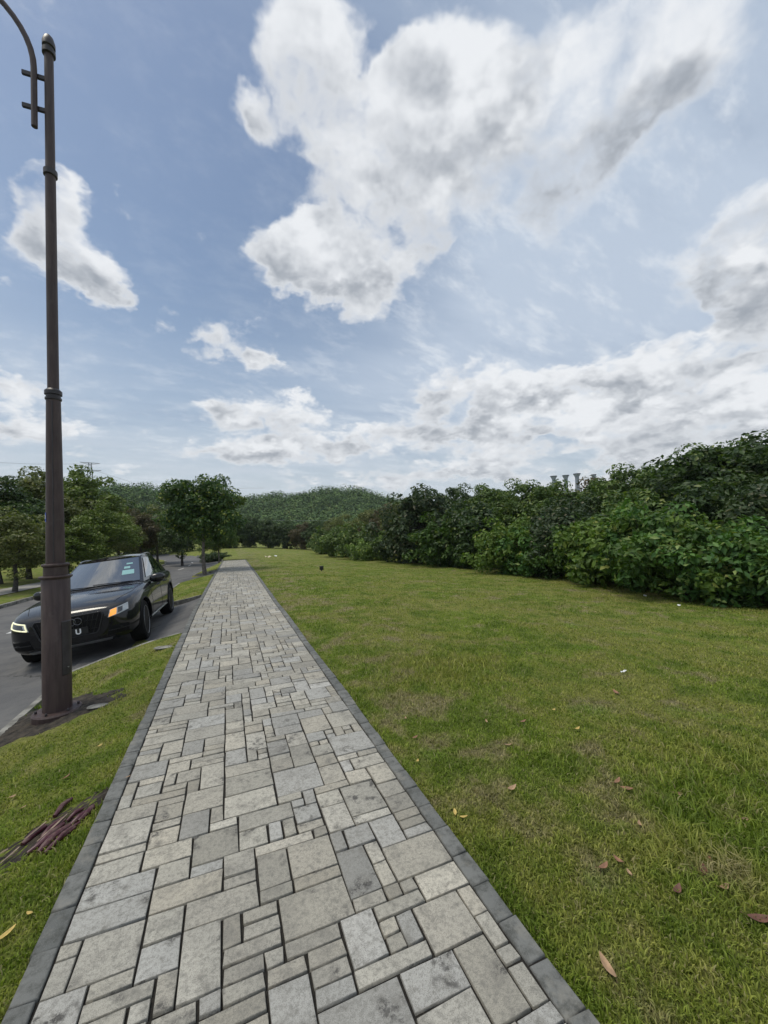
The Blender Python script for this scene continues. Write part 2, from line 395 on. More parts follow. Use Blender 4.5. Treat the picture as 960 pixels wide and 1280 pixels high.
# turf beside the bays down to their curved kerbs, over the sunken ground
def bay_edge_y(tq, y0, cut, s): return y0 - s*cut*(1-tq)**2.0
def turf_patch(ya, yb_fn, s):
    ts = np.linspace(0, 1, 16); Yb = np.zeros((14, 16)); Xb = np.zeros((14, 16))
    for j, tq in enumerate(ts):
        yy = np.linspace(ya, yb_fn(tq), 14); Yb[:, j] = yy
        rr = road_c(yy)+RW+.02; Xb[:, j] = rr+(path_l(yy)-.01-rr)*tq
    o = sheet('verge', Xb, Yb, ter(Xb, Yb)+.004, m_soil)
turf_patch(6.9, lambda q: bay_edge_y(q, 7.75, .55, 1)-.08, 1)
turf_patch(13.4, lambda q: bay_edge_y(q, 12.7, .35, -1)+.08, -1)
turf_patch(20.0, lambda q: bay_edge_y(q, 20.8, .5, 1)-.08, 1)
turf_patch(24.8, lambda q: bay_edge_y(q, 24.0, .5, -1)+.08, -1)
# kerbs: a low concrete kerb along the verge, curving in round the bays
def kerb_strip(name, pts, wd, hgt, mat):
    V = []; Fc = []
    n = len(pts)
    for i, p in enumerate(pts):
        a = Vector(pts[max(i-1, 0)]); bq = Vector(pts[min(i+1, n-1)]); tdir = (bq-a); tdir.z = 0; tdir.normalize(); nn = Vector((-tdir.y, tdir.x, 0))
        p = Vector(p)
        for s, zz in ((-1, -.15), (-1, hgt), (1, hgt), (1, -.15)): V.append(p+nn*s*wd/2+Vector((0, 0, zz)))
    for i in range(n-1):
        for k in range(3): Fc.append((i*4+k, i*4+k+1, i*4+4+k+1, i*4+4+k))
    Fc.append((0, 1, 2, 3)); Fc.append(((n-1)*4+3, (n-1)*4+2, (n-1)*4+1, (n-1)*4))
    o = mesh_np(name, V, Fc, mat); tag(o, kind='structure')
    bm = bmesh.new(); bm.from_mesh(o.data); bmesh.ops.recalc_face_normals(bm, faces=bm.faces); bm.to_mesh(o.data); bm.free()
    return o
def kp(y, x=None):
    x = road_c(y)+RW+.0 if x is None else x
    return Vector((float(x), float(y), float(ter(np.array(road_c(y)+RW+.01), np.array(y)))))
def arc(y0, cut, s):
    out = []
    for tq in np.linspace(0, .97, 14):
        y = bay_edge_y(tq, y0, cut, s) - s*.04; rr = road_c(y)+RW; x = rr+(path_l(y)-rr)*tq
        out.append(Vector((float(x), float(y), float(ter(np.array(max(x, rr+.01)), np.array(y))))))
    return out
k1 = [kp(y) for y in np.arange(-6, 7.0, .5)] + arc(7.75, .55, 1)
k2 = arc(12.7, .35, -1)[::-1] + [kp(y) for y in np.arange(13.5, 20.1, .6)] + arc(20.8, .5, 1)
k3 = arc(24.0, .5, -1)[::-1] + [kp(y) for y in np.arange(25.1, 60, 1.5)]
for kk in (k1, k2, k3): kerb_strip('kerb', kk, .07, .006, m_conc)
kerb_strip('kerb', [Vector((float(road_c(y)-RW), float(y), float(road_z(road_c(y)-RW, y)+.10))) for y in np.arange(-20, 60, 1.)], .12, .012, m_conc)
# pavement on the far side
ys = np.arange(-10, 60, 1.0); Yp = np.repeat(ys[:, None], 5, 1); Xp = (road_c(Yp)-RW-1.5) - np.linspace(0, 1.4, 5)[None, :]
sheet('pavement', Xp[:, ::-1], Yp, ter(Xp, Yp)[:, ::-1]+.03, simple('pavement_concrete', (.30, .29, .27), .9, var=.2, scale=3))
# centre dashes
mb = MB()
for y0 in np.arange(-6.2, 46, 4.6):
    yy = np.linspace(y0, y0+2.0, 6)
    v = []; 
    for y in yy:
        for dx in (-.05, .05):
            x = float(road_c(y)-.15+dx); v.append((x, float(y), float(road_z(x, y))+.005))
    mb.add(v, [(2*i, 2*i+1, 2*i+3, 2*i+2) for i in range(5)])
o = mb.build('road_marking', m_paint); tag(o, kind='structure')

# ------------------------------------------------------------------ paved path
m_stone, t, b, o = new_mat('paving_stone')
at_ = t.node('ShaderNodeAttribute'); at_.attribute_name = 'tone'
geo = t.node('ShaderNodeNewGeometry'); pos = geo.outputs['Position']
sc = t.node('ShaderNodeSeparateColor'); t.put(sc.inputs[0], at_.outputs['Color'])
warm = t.mix(sc.outputs[0], (.42, .405, .355), (.44, .405, .335))
cool = t.mix(sc.outputs[0], (.40, .395, .375), (.365, .365, .35))
c = t.mix(sc.outputs[1], warm, cool)
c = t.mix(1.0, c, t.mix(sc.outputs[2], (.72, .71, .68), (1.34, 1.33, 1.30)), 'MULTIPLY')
offp = t.vmath('ADD', pos, t.vmath('SCALE', at_.outputs['Color'], sc=37.0))
nbl = t.noise(offp, 9, 6, .7); ngr = t.noise(pos, 330, 3, .7); nmd = t.noise(offp, 38, 5, .7)
c = t.mix(t.ramp(nbl, .46, .70, 0, .62), c, (.20, .19, .165))
c = t.mix(t.ramp(nmd, .50, .68, 0, .6), c, (.17, .165, .145))
c = t.mix(t.ramp(ngr, .34, .50, .75, 0), c, (.12, .115, .10))
c = t.mix(t.ramp(ngr, .60, .72, 0, .4), c, (.52, .51, .47))
stain = t.math('MULTIPLY', t.ramp(t.noise(offp, 4.5, 3, .6), .57, .67), t.ramp(t.noise(offp, 26, 6, .8), .47, .58))
c = t.mix(t.math('MULTIPLY', stain, .9), c, (.055, .052, .05))
big = t.noise(pos, .9, 4, .6)
c = t.mix(t.ramp(big, .42, .68, 0, .40), c, (.16, .155, .14))
edge_d = t.ramp(t.noise(pos, 55, 4, .7), .46, .62)
c = t.mix(t.math('MULTIPLY', edge_d, .35), c, (.14, .135, .12))
t.put(b.inputs['Base Color'], c); b.inputs['Roughness'].default_value = .78; b.inputs['Specular IOR Level'].default_value = .3
bn = t.node('ShaderNodeBump'); bn.inputs['Strength'].default_value = .55; bn.inputs['Distance'].default_value = .004
t.put(bn.inputs['Height'], t.math('ADD', ngr, t.math('MULTIPLY', nmd, 1.6))); t.l.new(bn.outputs[0], b.inputs['Normal'])
m_edge, t, b, o = new_mat('edging_stone')
geo = t.node('ShaderNodeNewGeometry'); pos = geo.outputs['Position']
at_ = t.node('ShaderNodeAttribute'); at_.attribute_name = 'tone'; sc = t.node('ShaderNodeSeparateColor'); t.put(sc.inputs[0], at_.outputs['Color'])
c = t.mix(sc.outputs[0], (.100, .105, .100), (.165, .168, .158))
ne = t.noise(pos, 14, 6, .7)
c = t.mix(t.ramp(ne, .42, .66, 0, .8), c, (.05, .052, .045)); c = t.mix(t.ramp(t.noise(pos, 5, 5, .7), .52, .68, 0, .6), c, (.22, .21, .18)); c = t.mix(t.ramp(t.noise(pos, 300, 3, .7), .55, .7, 0, .5), c, (.28, .28, .27))
t.put(b.inputs['Base Color'], c); b.inputs['Roughness'].default_value = .8
bn = t.node('ShaderNodeBump'); bn.inputs['Strength'].default_value = .6; bn.inputs['Distance'].default_value = .004
t.put(bn.inputs['Height'], t.noise(pos, 120, 5, .7)); t.l.new(bn.outputs[0], b.inputs['Normal'])
m_joint = simple('joint_sand', (.016, .014, .011), .95, var=.5, scale=60, bump=.6)

MX, MY = .0720, .0700; NX = 22; NY = 520
EDGE = .095; Y0 = -.6
occ = np.zeros((NY, NX), bool); stones = []
SZ = [(4,4,2.5),(4,3,8),(3,3,6),(4,2,12),(3,2,12),(2,3,7),(2,4,4),(2,2,15),(3,1,9),(2,1,17),(1,2,9),(1,1,4),(4,1,7),(3,4,3)]
pr_ = random.Random(11)
for j in range(NY):
    i = 0
    while i < NX:
        if occ[j, i]: i += 1; continue
        free = 0
        while i+free < NX and not occ[j, i+free]: free += 1
        opts = [(a, bq, wt) for a, bq, wt in SZ if a <= free and j+bq <= NY and (free-a != 1 or wt < 6)]
        if not opts: opts = [(1, 1, 1)]
        a, bq, _ = pr_.choices(opts, [o_[2] for o_ in opts])[0]
        occ[j:j+bq, i:i+a] = True; stones.append((i, j, a, bq)); i += a
V = []; Fc = []; tone = []; mi = []
def stone(x0, x1, y0, y1, tn, top, bev, mat_i, gap):
    """one bevelled paving stone between the given edges, slightly uneven"""
    r = pr_.uniform
    def xy(x, y):
        w = path_off(y); return x + w
    n = len(V); g = gap/2
    jit = lambda: r(-.0034, .0034)
    cs = [(x0+g+jit(), y0+g+jit()), (x1-g+jit(), y0+g+jit()), (x1-g+jit(), y1-g+jit()), (x0+g+jit(), y1-g+jit())]
    cx, cy = (x0+x1)/2, (y0+y1)/2; tz = top + r(-.0032, .0032); sx, sy = r(-.012, .012), r(-.012, .012)
    def ring(inset, z):
        for k, (x, y) in enumerate(cs):
            xx = x + (inset if x < cx else -inset); yy = y + (inset if y < cy else -inset)
            V.append((xy(xx, yy), yy, float(zl(yy)) + z + (sx*(xx-cx)+sy*(yy-cy) if z > -.02 else 0)))
    # corners cut so that the outline is slightly rounded
    ring(0, -.03); ring(0, tz-bev); ring(bev*.45, tz-bev*.3); ring(bev*1.3, tz)
    for a in range(3):
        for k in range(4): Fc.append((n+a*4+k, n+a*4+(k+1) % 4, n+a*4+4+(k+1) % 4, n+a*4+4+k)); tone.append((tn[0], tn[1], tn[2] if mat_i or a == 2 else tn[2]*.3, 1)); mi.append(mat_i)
    Fc.append((n+12, n+13, n+14, n+15)); tone.append(tn); mi.append(mat_i)
XI = -.74+EDGE
MXX = (1.87-2*EDGE)/NX
for (i, j, a, bq) in stones:
    cool = 1.0 if pr_.random() < (.34 if a*bq >= 6 else .14) else pr_.uniform(0, .35)
    tn = (pr_.random(), cool, min(1, max(0, pr_.gauss(.5, .24))), 1)
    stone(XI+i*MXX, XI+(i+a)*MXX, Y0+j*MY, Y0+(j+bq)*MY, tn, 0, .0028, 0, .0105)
for side in (0, 1):
    y = Y0 - pr_.uniform(0, .1); xe = -.74 if side == 0 else 1.13-EDGE
    while y < Y0+NY*MY:
        L = .19+pr_.uniform(-.012, .012)
        tn = (pr_.random(), pr_.random(), pr_.random(), 1)
        wob = .006*math.sin(y*1.7+side)+pr_.uniform(-.003, .003)
        stone(xe + (min(wob, .0) if side == 0 else .003), xe+EDGE-(.003 if side == 0 else 0)+(max(wob, -.004) if side else 0), y, y+L, tn, pr_.uniform(-.002, .006), .006, 1, .006); y += L
o = mesh_np('path', np.array(V), np.array(Fc), [m_stone, m_edge])
o.data.polygons.foreach_set('material_index', mi)
ca = o.data.color_attributes.new('tone', 'FLOAT_COLOR', 'CORNER')
ca.data.foreach_set('color', np.repeat(np.array(tone, dtype=np.float32), 4, axis=0).ravel()); tag(o, kind='structure')
yj = np.arange(Y0-.2, Y0+NY*MY+.1, .3); Yj = np.repeat(yj[:, None], 3, 1); Xj = np.linspace(-.735, 1.125, 3)[None, :] + path_off(Yj)
sheet('path_joints', Xj, Yj, zl(Yj)-.013, m_joint)
PATH_END = Y0+NY*MY

# ------------------------------------------------------------------ grass blades
TUFTS = [(P(px, py, -.15).x, P(px, py, -.15).y, q_) for px, py, q_ in [(905,1060,.35),(945,970,.45),(870,1010,.3),(600,838,.5),(555,850,.4),(700,965,.3),(840,1110,.2),(620,1090,.10),(640,1240,.12),(950,1110,.3)]]
def blades(name, N, region, dmin, dmax, seed, lmul=1.0):
    r = np.random.default_rng(seed)
    th = r.uniform(R(-85), R(95), N); d = dmin*(dmax/dmin)**r.random(N)
    x = d*np.sin(th); y = d*np.cos(th)
    k = region(x, y); x, y, d = x[k], y[k], d[k]; n = len(x)
    z = ter(x, y)
    pn = .5+.25*(np.sin(x*1.9+y*.7+1)+np.sin(y*1.7-x*.9+2.2)+ .6*np.sin(x*4.3+2)*np.sin(y*3.9))
    for (tx, ty, tr_) in TUFTS: L_t = np.exp(-((x-tx)**2+(y-ty)**2)/tr_**2); pn = pn + 1.3*L_t
    wd = (.0016+.0011*r.random(n))*(1+.22*np.minimum(d, 16))
    L = (.011+.016*r.random(n)**1.5+.036*np.clip(pn-.55, 0, 1.8)*r.random(n))*lmul*(1+.05*np.minimum(d, 10))
    a = r.uniform(0, 2*np.pi, n); la = r.uniform(0, 2*np.pi, n); ln = .35+.9*r.random(n)
    ux, uy = np.cos(a)*wd, np.sin(a)*wd; lx, ly = np.cos(la)*L*ln, np.sin(la)*L*ln
    V = np.zeros((n, 5, 3))
    V[:, 0] = np.stack([x-ux, y-uy, z-.004], 1); V[:, 1] = np.stack([x+ux, y+uy, z-.004], 1)
    V[:, 2] = np.stack([x+lx*.35+ux*.8, y+ly*.35+uy*.8, z+L*.62], 1); V[:, 3] = np.stack([x+lx*.35-ux*.8, y+ly*.35-uy*.8, z+L*.62], 1)
    V[:, 4] = np.stack([x+lx, y+ly, z+L*(1.0-.35*(ln-.35))], 1)
    base = (np.arange(n)*5)[:, None]
    F3 = np.concatenate([base+np.array([0, 1, 2]), base+np.array([0, 2, 3]), base+np.array([3, 2, 4])], 0)
    o = mesh_np(name, V.reshape(-1, 3), F3, m_blade)
    return o
pole_xy = P(72, 893, -.2)
def not_soil(x, y):
    e = ((x-pole_xy.x+.10)/.62)**2 + ((y-pole_xy.y+.02)/.52)**2
    rx, ry = x+.985, y-3.0; e2 = ((rx*.77+ry*.64)/.33)**2 + ((-rx*.64+ry*.77)/.125)**2
    nz = .25*np.sin(x*17)*np.sin(y*15)+.2*np.sin(x*31+y*23)
    return (e+nz > 1) & (e2+nz > 1)
def reg_right(x, y): return (x > path_r(y)-.006+.012*np.sin(y*9)+.010*np.sin(y*31)) & (y > -.5) & (y < 50) & (x < 13.5+.012*y*y)
def reg_verge(x, y):
    rr = road_c(y)+RW; tq = np.clip((x-rr)/(path_l(y)-rr), 0, 1)
    in1 = (y < 7.75-.55*(1-tq)**2-.1); in2 = (y > 12.7+.35*(1-tq)**2+.1) & (y < 20.8-.5*(1-tq)**2-.1); in3 = (y > 24.0+.5*(1-tq)**2+.1) & (y < 34)
    return (x < path_l(y)+.004+.010*np.sin(y*27)+.008*np.sin(y*11)) & (x > rr+.06) & (in1 | in2 | in3) & not_soil(x, y)
gr = blades('grass', 900000, reg_right, .75, 55, 3); tag(gr, 'short mown green grass with dry patches right of the path', 'grass', kind='stuff')
gr = blades('grass', 620000, reg_verge, 1.2, 26, 4, .8); tag(gr, 'short green grass on the narrow verge between path and road', 'grass', kind='stuff')

# ------------------------------------------------------------------ foliage
def leaf_mat(name, c1, c2, c3, trans=.25, rough=.45, spec=.35, c4=None):
    m, t, b, o = new_mat(name)
    geo = t.node('ShaderNodeNewGeometry'); ri = geo.outputs['Random Per Island']; tc = t.node('ShaderNodeTexCoord')
    n = t.noise(tc.outputs['Object'], .9, 3, .6)
    c = t.mix(t.ramp(t.math('ADD', t.math('MULTIPLY', ri, .55), t.math('MULTIPLY', n, .9)), .45, 1.05), c1, c2)
    c = t.mix(t.ramp(ri, .90, .97, 0, .9, False), c, c3)
    if c4: c = t.mix(t.ramp(n, .58, .68, 0, .7), c, c4)
    t.put(b.inputs['Base Color'], c); b.inputs['Roughness'].default_value = rough; b.inputs['Specular IOR Level'].default_value = spec
    tr = t.node('ShaderNodeBsdfTranslucent'); t.put(tr.inputs[0], t.mix(1.0, c, (1.2, 1.4, .5), 'MULTIPLY'))
    ms = t.node('ShaderNodeMixShader'); ms.inputs[0].default_value = trans
    t.l.new(b.outputs[0], ms.inputs[1]); t.l.new(tr.outputs[0], ms.inputs[2]); t.l.new(ms.outputs[0], o.inputs[0])
    return m
def leaf_mat_far(name, c1, c2, c3, trans=.1):
    m, t, b, o = new_mat(name); geo = t.node('ShaderNodeNewGeometry')
    n = t.math('ADD', t.math('MULTIPLY', t.noise(geo.outputs['Position'], .16, 3, .6), .8), t.math('MULTIPLY', geo.outputs['Random Per Island'], .2))
    c = t.mix(t.ramp(n, .38, .60), c1, c2); c = t.mix(t.ramp(n, .60, .68), c, c3)
    t.put(b.inputs['Base Color'], c); b.inputs['Roughness'].default_value = .8; b.inputs['Specular IOR Level'].default_value = .1
    return m
M_DK = leaf_mat('leaf_dark', (0.034, 0.062, 0.022), (0.070, 0.116, 0.034), (0.139, 0.171, 0.042))
M_MID = leaf_mat('leaf_mid', (0.061, 0.107, 0.029), (0.125, 0.187, 0.041), (0.232, 0.267, 0.064))
M_OLV = leaf_mat('leaf_olive', (0.098, 0.120, 0.039), (0.174, 0.194, 0.061), (0.271, 0.253, 0.105))
M_BRN = leaf_mat('leaf_reddish', (0.070, 0.070, 0.034), (0.132, 0.101, 0.056), (0.186, 0.139, 0.084))
M_BIG = leaf_mat('leaf_broad', (0.055, 0.122, 0.034), (0.115, 0.223, 0.050), (0.278, 0.354, 0.118), rough=.5, spec=.25)
M_BIG2 = leaf_mat('leaf_broad_deep', (.040, .085, .018), (.085, .150, .030), (.19, .23, .07), rough=.5, spec=.25)
M_BIG3 = leaf_mat('leaf_broad_fresh', (.075, .130, .024), (.140, .215, .038), (.27, .29, .08), rough=.5, spec=.25)
M_BIGD = leaf_mat('leaf_broad_dark', (0.037, 0.062, 0.031), (0.078, 0.109, 0.050), (0.202, 0.186, 0.126), rough=.5, spec=.25)
M_YEL = leaf_mat('leaf_yellowing', (0.040, 0.085, 0.025), (0.085, 0.147, 0.035), (0.341, 0.372, 0.070), c4=(0.155, 0.202, 0.042))
M_STR = leaf_mat('leaf_street', (.085, .130, .026), (.165, .220, .045), (.22, .23, .06))
M_LT = leaf_mat('leaf_light', (0.116, 0.186, 0.042), (0.202, 0.295, 0.063), (0.341, 0.372, 0.126))
M_FAR = leaf_mat_far('leaf_hill', (0.062, 0.109, 0.043), (0.126, 0.195, 0.066), (0.205, 0.262, 0.097), trans=.1)
m_bark = simple('bark', (.13, .115, .095), .9, var=.4, scale=9, bump=.8)
m_barkd = simple('bark_dark', (.05, .045, .04), .9, var=.4, scale=9, bump=.8)

def leaves(centres, radii, per, size, seed, flat=.75, fold=True, up_bias=.35):
    """leaf shaped folded faces scattered over the shells of leaf clumps"""
    r = np.random.default_rng(seed); n = len(centres)*per
    cc = np.repeat(centres, per, 0); rr = np.repeat(radii, per)
    dv = r.normal(size=(n, 3)); dv[:, 2] = dv[:, 2]*.9+.18; dv /= np.linalg.norm(dv, axis=1)[:, None]
    rad = rr*(.45+.62*r.random(n)**.55)
    p = cc + dv*rad[:, None]*np.array([1, 1, flat])
    nrm = dv + r.normal(size=(n, 3))*.65 + np.array([0, 0, up_bias]); nrm /= np.linalg.norm(nrm, axis=1)[:, None]
    t1 = np.cross(nrm, r.normal(size=(n, 3))); t1 /= np.linalg.norm(t1, axis=1)[:, None]; t2 = np.cross(nrm, t1)
    s = size*(.6+.7*r.random(n))[:, None]
    if fold:
        V = np.stack([p-t1*s*.55, p+t2*s*.30-t1*s*.05+nrm*s*.12, p+t1*s*.6-nrm*s*.05, p-t2*s*.30-t1*s*.05+nrm*s*.12], 1)
        base = (np.arange(n)*4)[:, None]
        Fq = np.concatenate([base+np.array([0, 2, 1]), base+np.array([0, 3, 2])], 0)
    else:
        V = np.stack([p-t1*s*.5, p+t2*s*.33, p+t1*s*.5, p-t2*s*.33], 1); base = (np.arange(n)*4)[:, None]
        Fq = base+np.array([0, 1, 2, 3])
    return V.reshape(-1, 3), Fq
def crown_mesh(name, seed, rx, rz, nclump, per, size, mat, shape='round', fold=True, low=-.75, clump=.30, up_bias=.35):
    r = np.random.default_rng(seed); cs = []; rads = []
    while len(cs) < nclump:
        d = r.normal(size=3); d /= np.linalg.norm(d)
        k = r.random()**.42
        p = d*k
        if p[2] < low: continue
        ir = 1+.22*math.sin(3*math.atan2(d[1], d[0])+seed)+.15*math.sin(5*d[2]+seed*2)
        if shape == 'tall': ir *= 1-.35*max(p[2], 0)
        cs.append(p*np.array([rx*ir, rx*ir, rz*(1+.12*r.normal())])); rads.append(clump*rx*(.55+.75*r.random()))
    V, Fq = leaves(np.array(cs), np.array(rads), per, size, seed+1, fold=fold, up_bias=up_bias)
    me_o = mesh_np(name, V, Fq, mat); me = me_o.data; bpy.data.objects.remove(me_o)
    return me, np.array(cs)
def trunk_mesh(name, seed, h, r0_, crown_c, rx, rz, cs, mat, nl=7, lean=.05, stems=1):
    r = random.Random(seed); mb = MB()
    for s in range(stems):
        off = Vector((r.uniform(-.15, .15), r.uniform(-.15, .15), 0))*(stems > 1)*rx*.5
        top = Vector((r.uniform(-1, 1)*lean*h, r.uniform(-1, 1)*lean*h, crown_c+rz*.35))+off*2
        pts = []; rad = []
        for i in range(8):
            k = i/7; w_ = Vector((math.sin(k*4+seed), math.cos(k*3+seed), 0))*.02*h*math.sin(k*math.pi)
            pts.append(off+(top-off)*k+w_ - Vector((0, 0, .1 if i == 0 else 0))); rad.append(r0_*(1.25 if i == 0 else 1)*(1-.72*k)/(1+.25*(stems-1)))
        mb.tube(pts, rad, 9)
        for i in range(nl):
            c = Vector(cs[r.randrange(len(cs))]) + Vector((0, 0, crown_c)); k = r.uniform(.4, .85)
            a = off+(top-off)*k; m_ = (a+c)/2 + Vector((0, 0, .08*h))*r.uniform(0, 1)
            mb.tube([a, m_, c], [r0_*.38, r0_*.22, r0_*.07], 6)
    o = mb.build(name, mat, smooth=True); me = o.data; bpy.data.objects.remove(o); return me
PROTO = {}
def proto(key, seed, mat, rx, rz, cz, h, nclump, per, size, bark=None, r0_=.09, shape='round', stems=1, low=-.75, fold=True, clump=.30, up_bias=.35):
    cm, cs = crown_mesh(key+'_crown', seed, rx, rz, nclump, per, size, mat, shape, fold, low, clump, up_bias)
    tm = trunk_mesh(key+'_trunk', seed, h, r0_, cz, rx, rz, cs, bark or m_bark, stems=stems)
    PROTO[key] = (cm, tm, cz)
def plant(key, name, loc, sc, rz, label, cat, group=None, sz=None, mat=None):
    cm, tm, cz = PROTO[key]
    e = empty(name, loc, rz, label, cat, group); e.scale = (sc, sc, sz or sc)
    c = bpy.data.objects.new('crown', cm); C.objects.link(c); c.parent = e; c.location = (0, 0, cz)
    if mat: c.material_slots[0].link = 'OBJECT'; c.material_slots[0].material = mat
    t_ = bpy.data.objects.new('trunk', tm); C.objects.link(t_); t_.parent = e
    return e
def fit_top(key, q, px, py):
    """z scale that brings the top of a plant to the height seen at photo row py"""
    d = ray(px, py); k = math.hypot(q.x, q.y)/math.hypot(d.x, d.y); want = CAM_H+d.z*k-q.z
    cm, tm, cz = PROTO[key]; zz = np.empty(len(cm.vertices)*3, dtype=np.float32); cm.vertices.foreach_get('co', zz)
    return want/(cz+float(np.percentile(zz[2::3], 99.3)))
def gz(p): return float(ter(np.array(p[0]), np.array(p[1])))

# prototypes, unit: metres
proto('round_tree', 43, M_YEL, 1.95, 1.75, 3.3, 5.2, 120, 190, .15, r0_=.10, clump=.24, low=-.85)
proto('street_a', 22, M_MID, 2.4, 2.9, 4.2, 7.2, 110, 120, .19, m_barkd, .13, clump=.22, shape='tall', low=-.85)
proto('street_b', 23, M_MID, 2.2, 2.4, 3.6, 6.2, 95, 120, .17, m_barkd, .12, clump=.24, low=-.9)
proto('wood_a', 24, M_DK, 3.4, 3.7, 3.6, 8, 170, 150, .22, m_barkd, .2, low=-.98, clump=.20)
proto('wood_b', 25, M_DK, 3.0, 3.5, 3.4, 7, 160, 150, .22, m_barkd, .18, low=-.98, clump=.22, shape='tall')
proto('wood_c', 26, M_MID, 3.3, 3.5, 3.4, 7.4, 170, 150, .21, m_barkd, .2, low=-.98, clump=.19)
proto('broad_a', 27, M_BIG, 1.6, 1.20, 1.05, 2.0, 120, 62, .15, m_barkd, .05, stems=3, low=-.95, clump=.19, up_bias=.6)
proto('broad_b', 28, M_BIG, 1.7, 1.10, .95, 1.9, 120, 62, .165, m_barkd, .05, stems=3, low=-.95, clump=.20, up_bias=.6)
proto('broad_c', 29, M_BIGD, 1.7, 1.6, 1.5, 2.9, 120, 80, .17, m_barkd, .07, stems=3, low=-.95, clump=.22, up_bias=.6)

# --- tree by the path, the street trees beyond the road
p = P(256, 718, -.45); p.z = gz(p)
rt_ = plant('round_tree', 'round_tree', p, 1.02, .6, 'small round leafy tree with yellowing left side, on the verge just left of the path', 'tree')
p = P(274, 701, -.6); p.z = gz(p)
plant('round_tree', 'street_tree', p, .8, 2.2, 'small tree standing close behind the round tree by the path', 'tree', mat=M_MID)
def base_px(px, py, z): q = P(px, py, z); q.z = gz(q); return q
L_trees = [  # px, dist, proto, scale, zscale, mat, label
 (2,30,'street_a',.98, .98, M_DK, 602,'dark tree at the left picture edge beyond the road'),
 (38,33,'street_a',1.15, 1.06, M_OLV, 590,'tall thin olive tree just left of the lamp post'),
 (20,24,'street_b',.80, .72, M_OLV, 640,'low yellow green tree left of the lamp post, in front of the tall thin one'),
 (105,36,'street_a',1.28, 1.16, M_STR, 590,'tallest leafy tree right of the lamp post, under the pylon'),
 (122,31,'street_b',.88, .80, M_STR, 632,'lower bright leafy tree in front of the tallest one right of the lamp post'),
 (86,29,'street_b',.80, .74, M_STR, 650,'small leafy tree just right of the lamp post above the parked car'),
 (148,42,'street_b',.95, .92, M_OLV, 640,'pale olive tree right of the leafy pair beyond the car'),
 (176,46,'street_b',1.0, .96, M_BRN, 640,'brownish tree left of the round tree beyond the road'),
 (197,48,'street_b',1.05, .92, M_OLV, 636,'thin trunked olive tree close left of the round tree'),
 (228,41,'street_b',.95, .8, M_DK, 640,'dark trunked tree partly hidden behind the left side of the round tree')]
for i, (px, dist, k, s_, sz_, mt, tp, lb) in enumerate(L_trees):
    q = at(px, dist); q.z = gz(q); sz_ = fit_top(k, q, px, tp)
    plant(k, 'street_tree', q, s_, i*1.3, lb, 'tree', 'trees beyond the road', sz=sz_, mat=mt)
# --- dark wood behind the street trees and behind the lawn
far = [(-20,55,'wood_a',1.1,M_DK,625,'dark bushy tree far left behind the olive trees'),(30,60,'wood_b',1.15,M_DK,630,'dark wood tree behind the lamp post'),
 (75,62,'wood_c',1.0,M_DK,640,'dark wood tree behind the trees right of the lamp post'),(125,66,'wood_a',.95,M_DK,634,'dark wood tree above the car roof, behind the olive tree'),
 (160,70,'wood_b',1.0,M_DK,630,'dark wood tree between the leafy pair and the brownish tree'),(190,74,'wood_c',1.0,M_DK,633,'dark wood tree behind the brownish tree'),
 (222,78,'wood_a',.95,M_DK,636,'dark wood tree behind the left edge of the round tree'),(258,84,'wood_b',1.0,M_DK,640,'dark wood tree straight behind the round tree'),
 (288,80,'wood_a',.9,M_DK,645,'dark wood tree at the far end of the path'),(312,84,'wood_c',.86,M_DK,647,'dark wood tree just right of the path end'),
 (335,80,'wood_b',.86,M_DK,650,'dark wood tree under the left foot of the hill'),(358,78,'wood_a',.80,M_DK,652,'dark wood tree under the hill, left of its middle'),
 (380,74,'wood_b',.80,M_BRN,655,'reddish brown bare looking tree below the middle of the hill'),(398,68,'wood_c',.8,M_DK,652,'dark wood tree below the hill top'),
 (418,62,'wood_c',.8,M_OLV,650,'rounded olive tree where the hedge begins'),(440,56,'wood_a',.80,M_OLV,646,'olive tree behind the start of the hedge'),
 (462,50,'wood_b',.80,M_OLV,640,'pale olive tree behind the light green shrub'),(487,46,'wood_c',.86,M_BRN,634,'brown tinged tree behind the dark broad leaved one'),
 (512,42,'wood_b',.88,M_OLV,628,'olive tree left of the dark broad leaved tree')]
for i, (px, dist, k, s_, mt, tp, lb) in enumerate(far):
    q = at(px, dist); q.z = gz(q); sz_ = fit_top(k, q, px, tp)
    plant(k, 'wood_tree', q, s_, i*2.1, lb, 'tree', 'trees of the wood behind the lawn', mat=mt, sz=sz_)
# --- tall trees along the right of the lawn
right = [(545,36,'wood_a',.82,M_DK,617,'dark dense tree rising behind the broad leaved dark one'),(575,34,'wood_c',.86,M_DK,612,'dark round topped tree with a high crown left of the chimneys'),
 (612,31,'wood_b',.82,M_MID,612,'mid green tree between the dark round tree and the chimneys'),(650,30,'wood_c',.86,M_MID,606,'green feathery tree just left of the chimneys'),
 (690,29,'wood_b',.90,M_MID,608,'green tree directly below the three left chimneys'),(728,28,'wood_a',.86,M_DK,610,'dark tree below the single right chimney'),
 (748,30,'wood_b',.92,M_BRN,604,'purplish brown tree just right of the chimneys'),(785,27,'wood_c',.92,M_MID,590,'bright green tree with a level top right of the chimneys'),
 (820,27,'wood_c',.96,M_MID,589,'bright green tree behind the highest part of the hedge'),(855,26,'wood_a',.94,M_DK,585,'dark tree stepping up towards the right edge'),
 (885,25,'wood_c',1.05,M_MID,565,'tall pointed green tree left of the corner tree'),(925,25,'wood_b',1.12,M_DK,556,'dark tall tree near the right edge'),
 (965,24,'wood_a',1.20,M_DK,543,'tallest dark tree, cut by the right picture edge')]
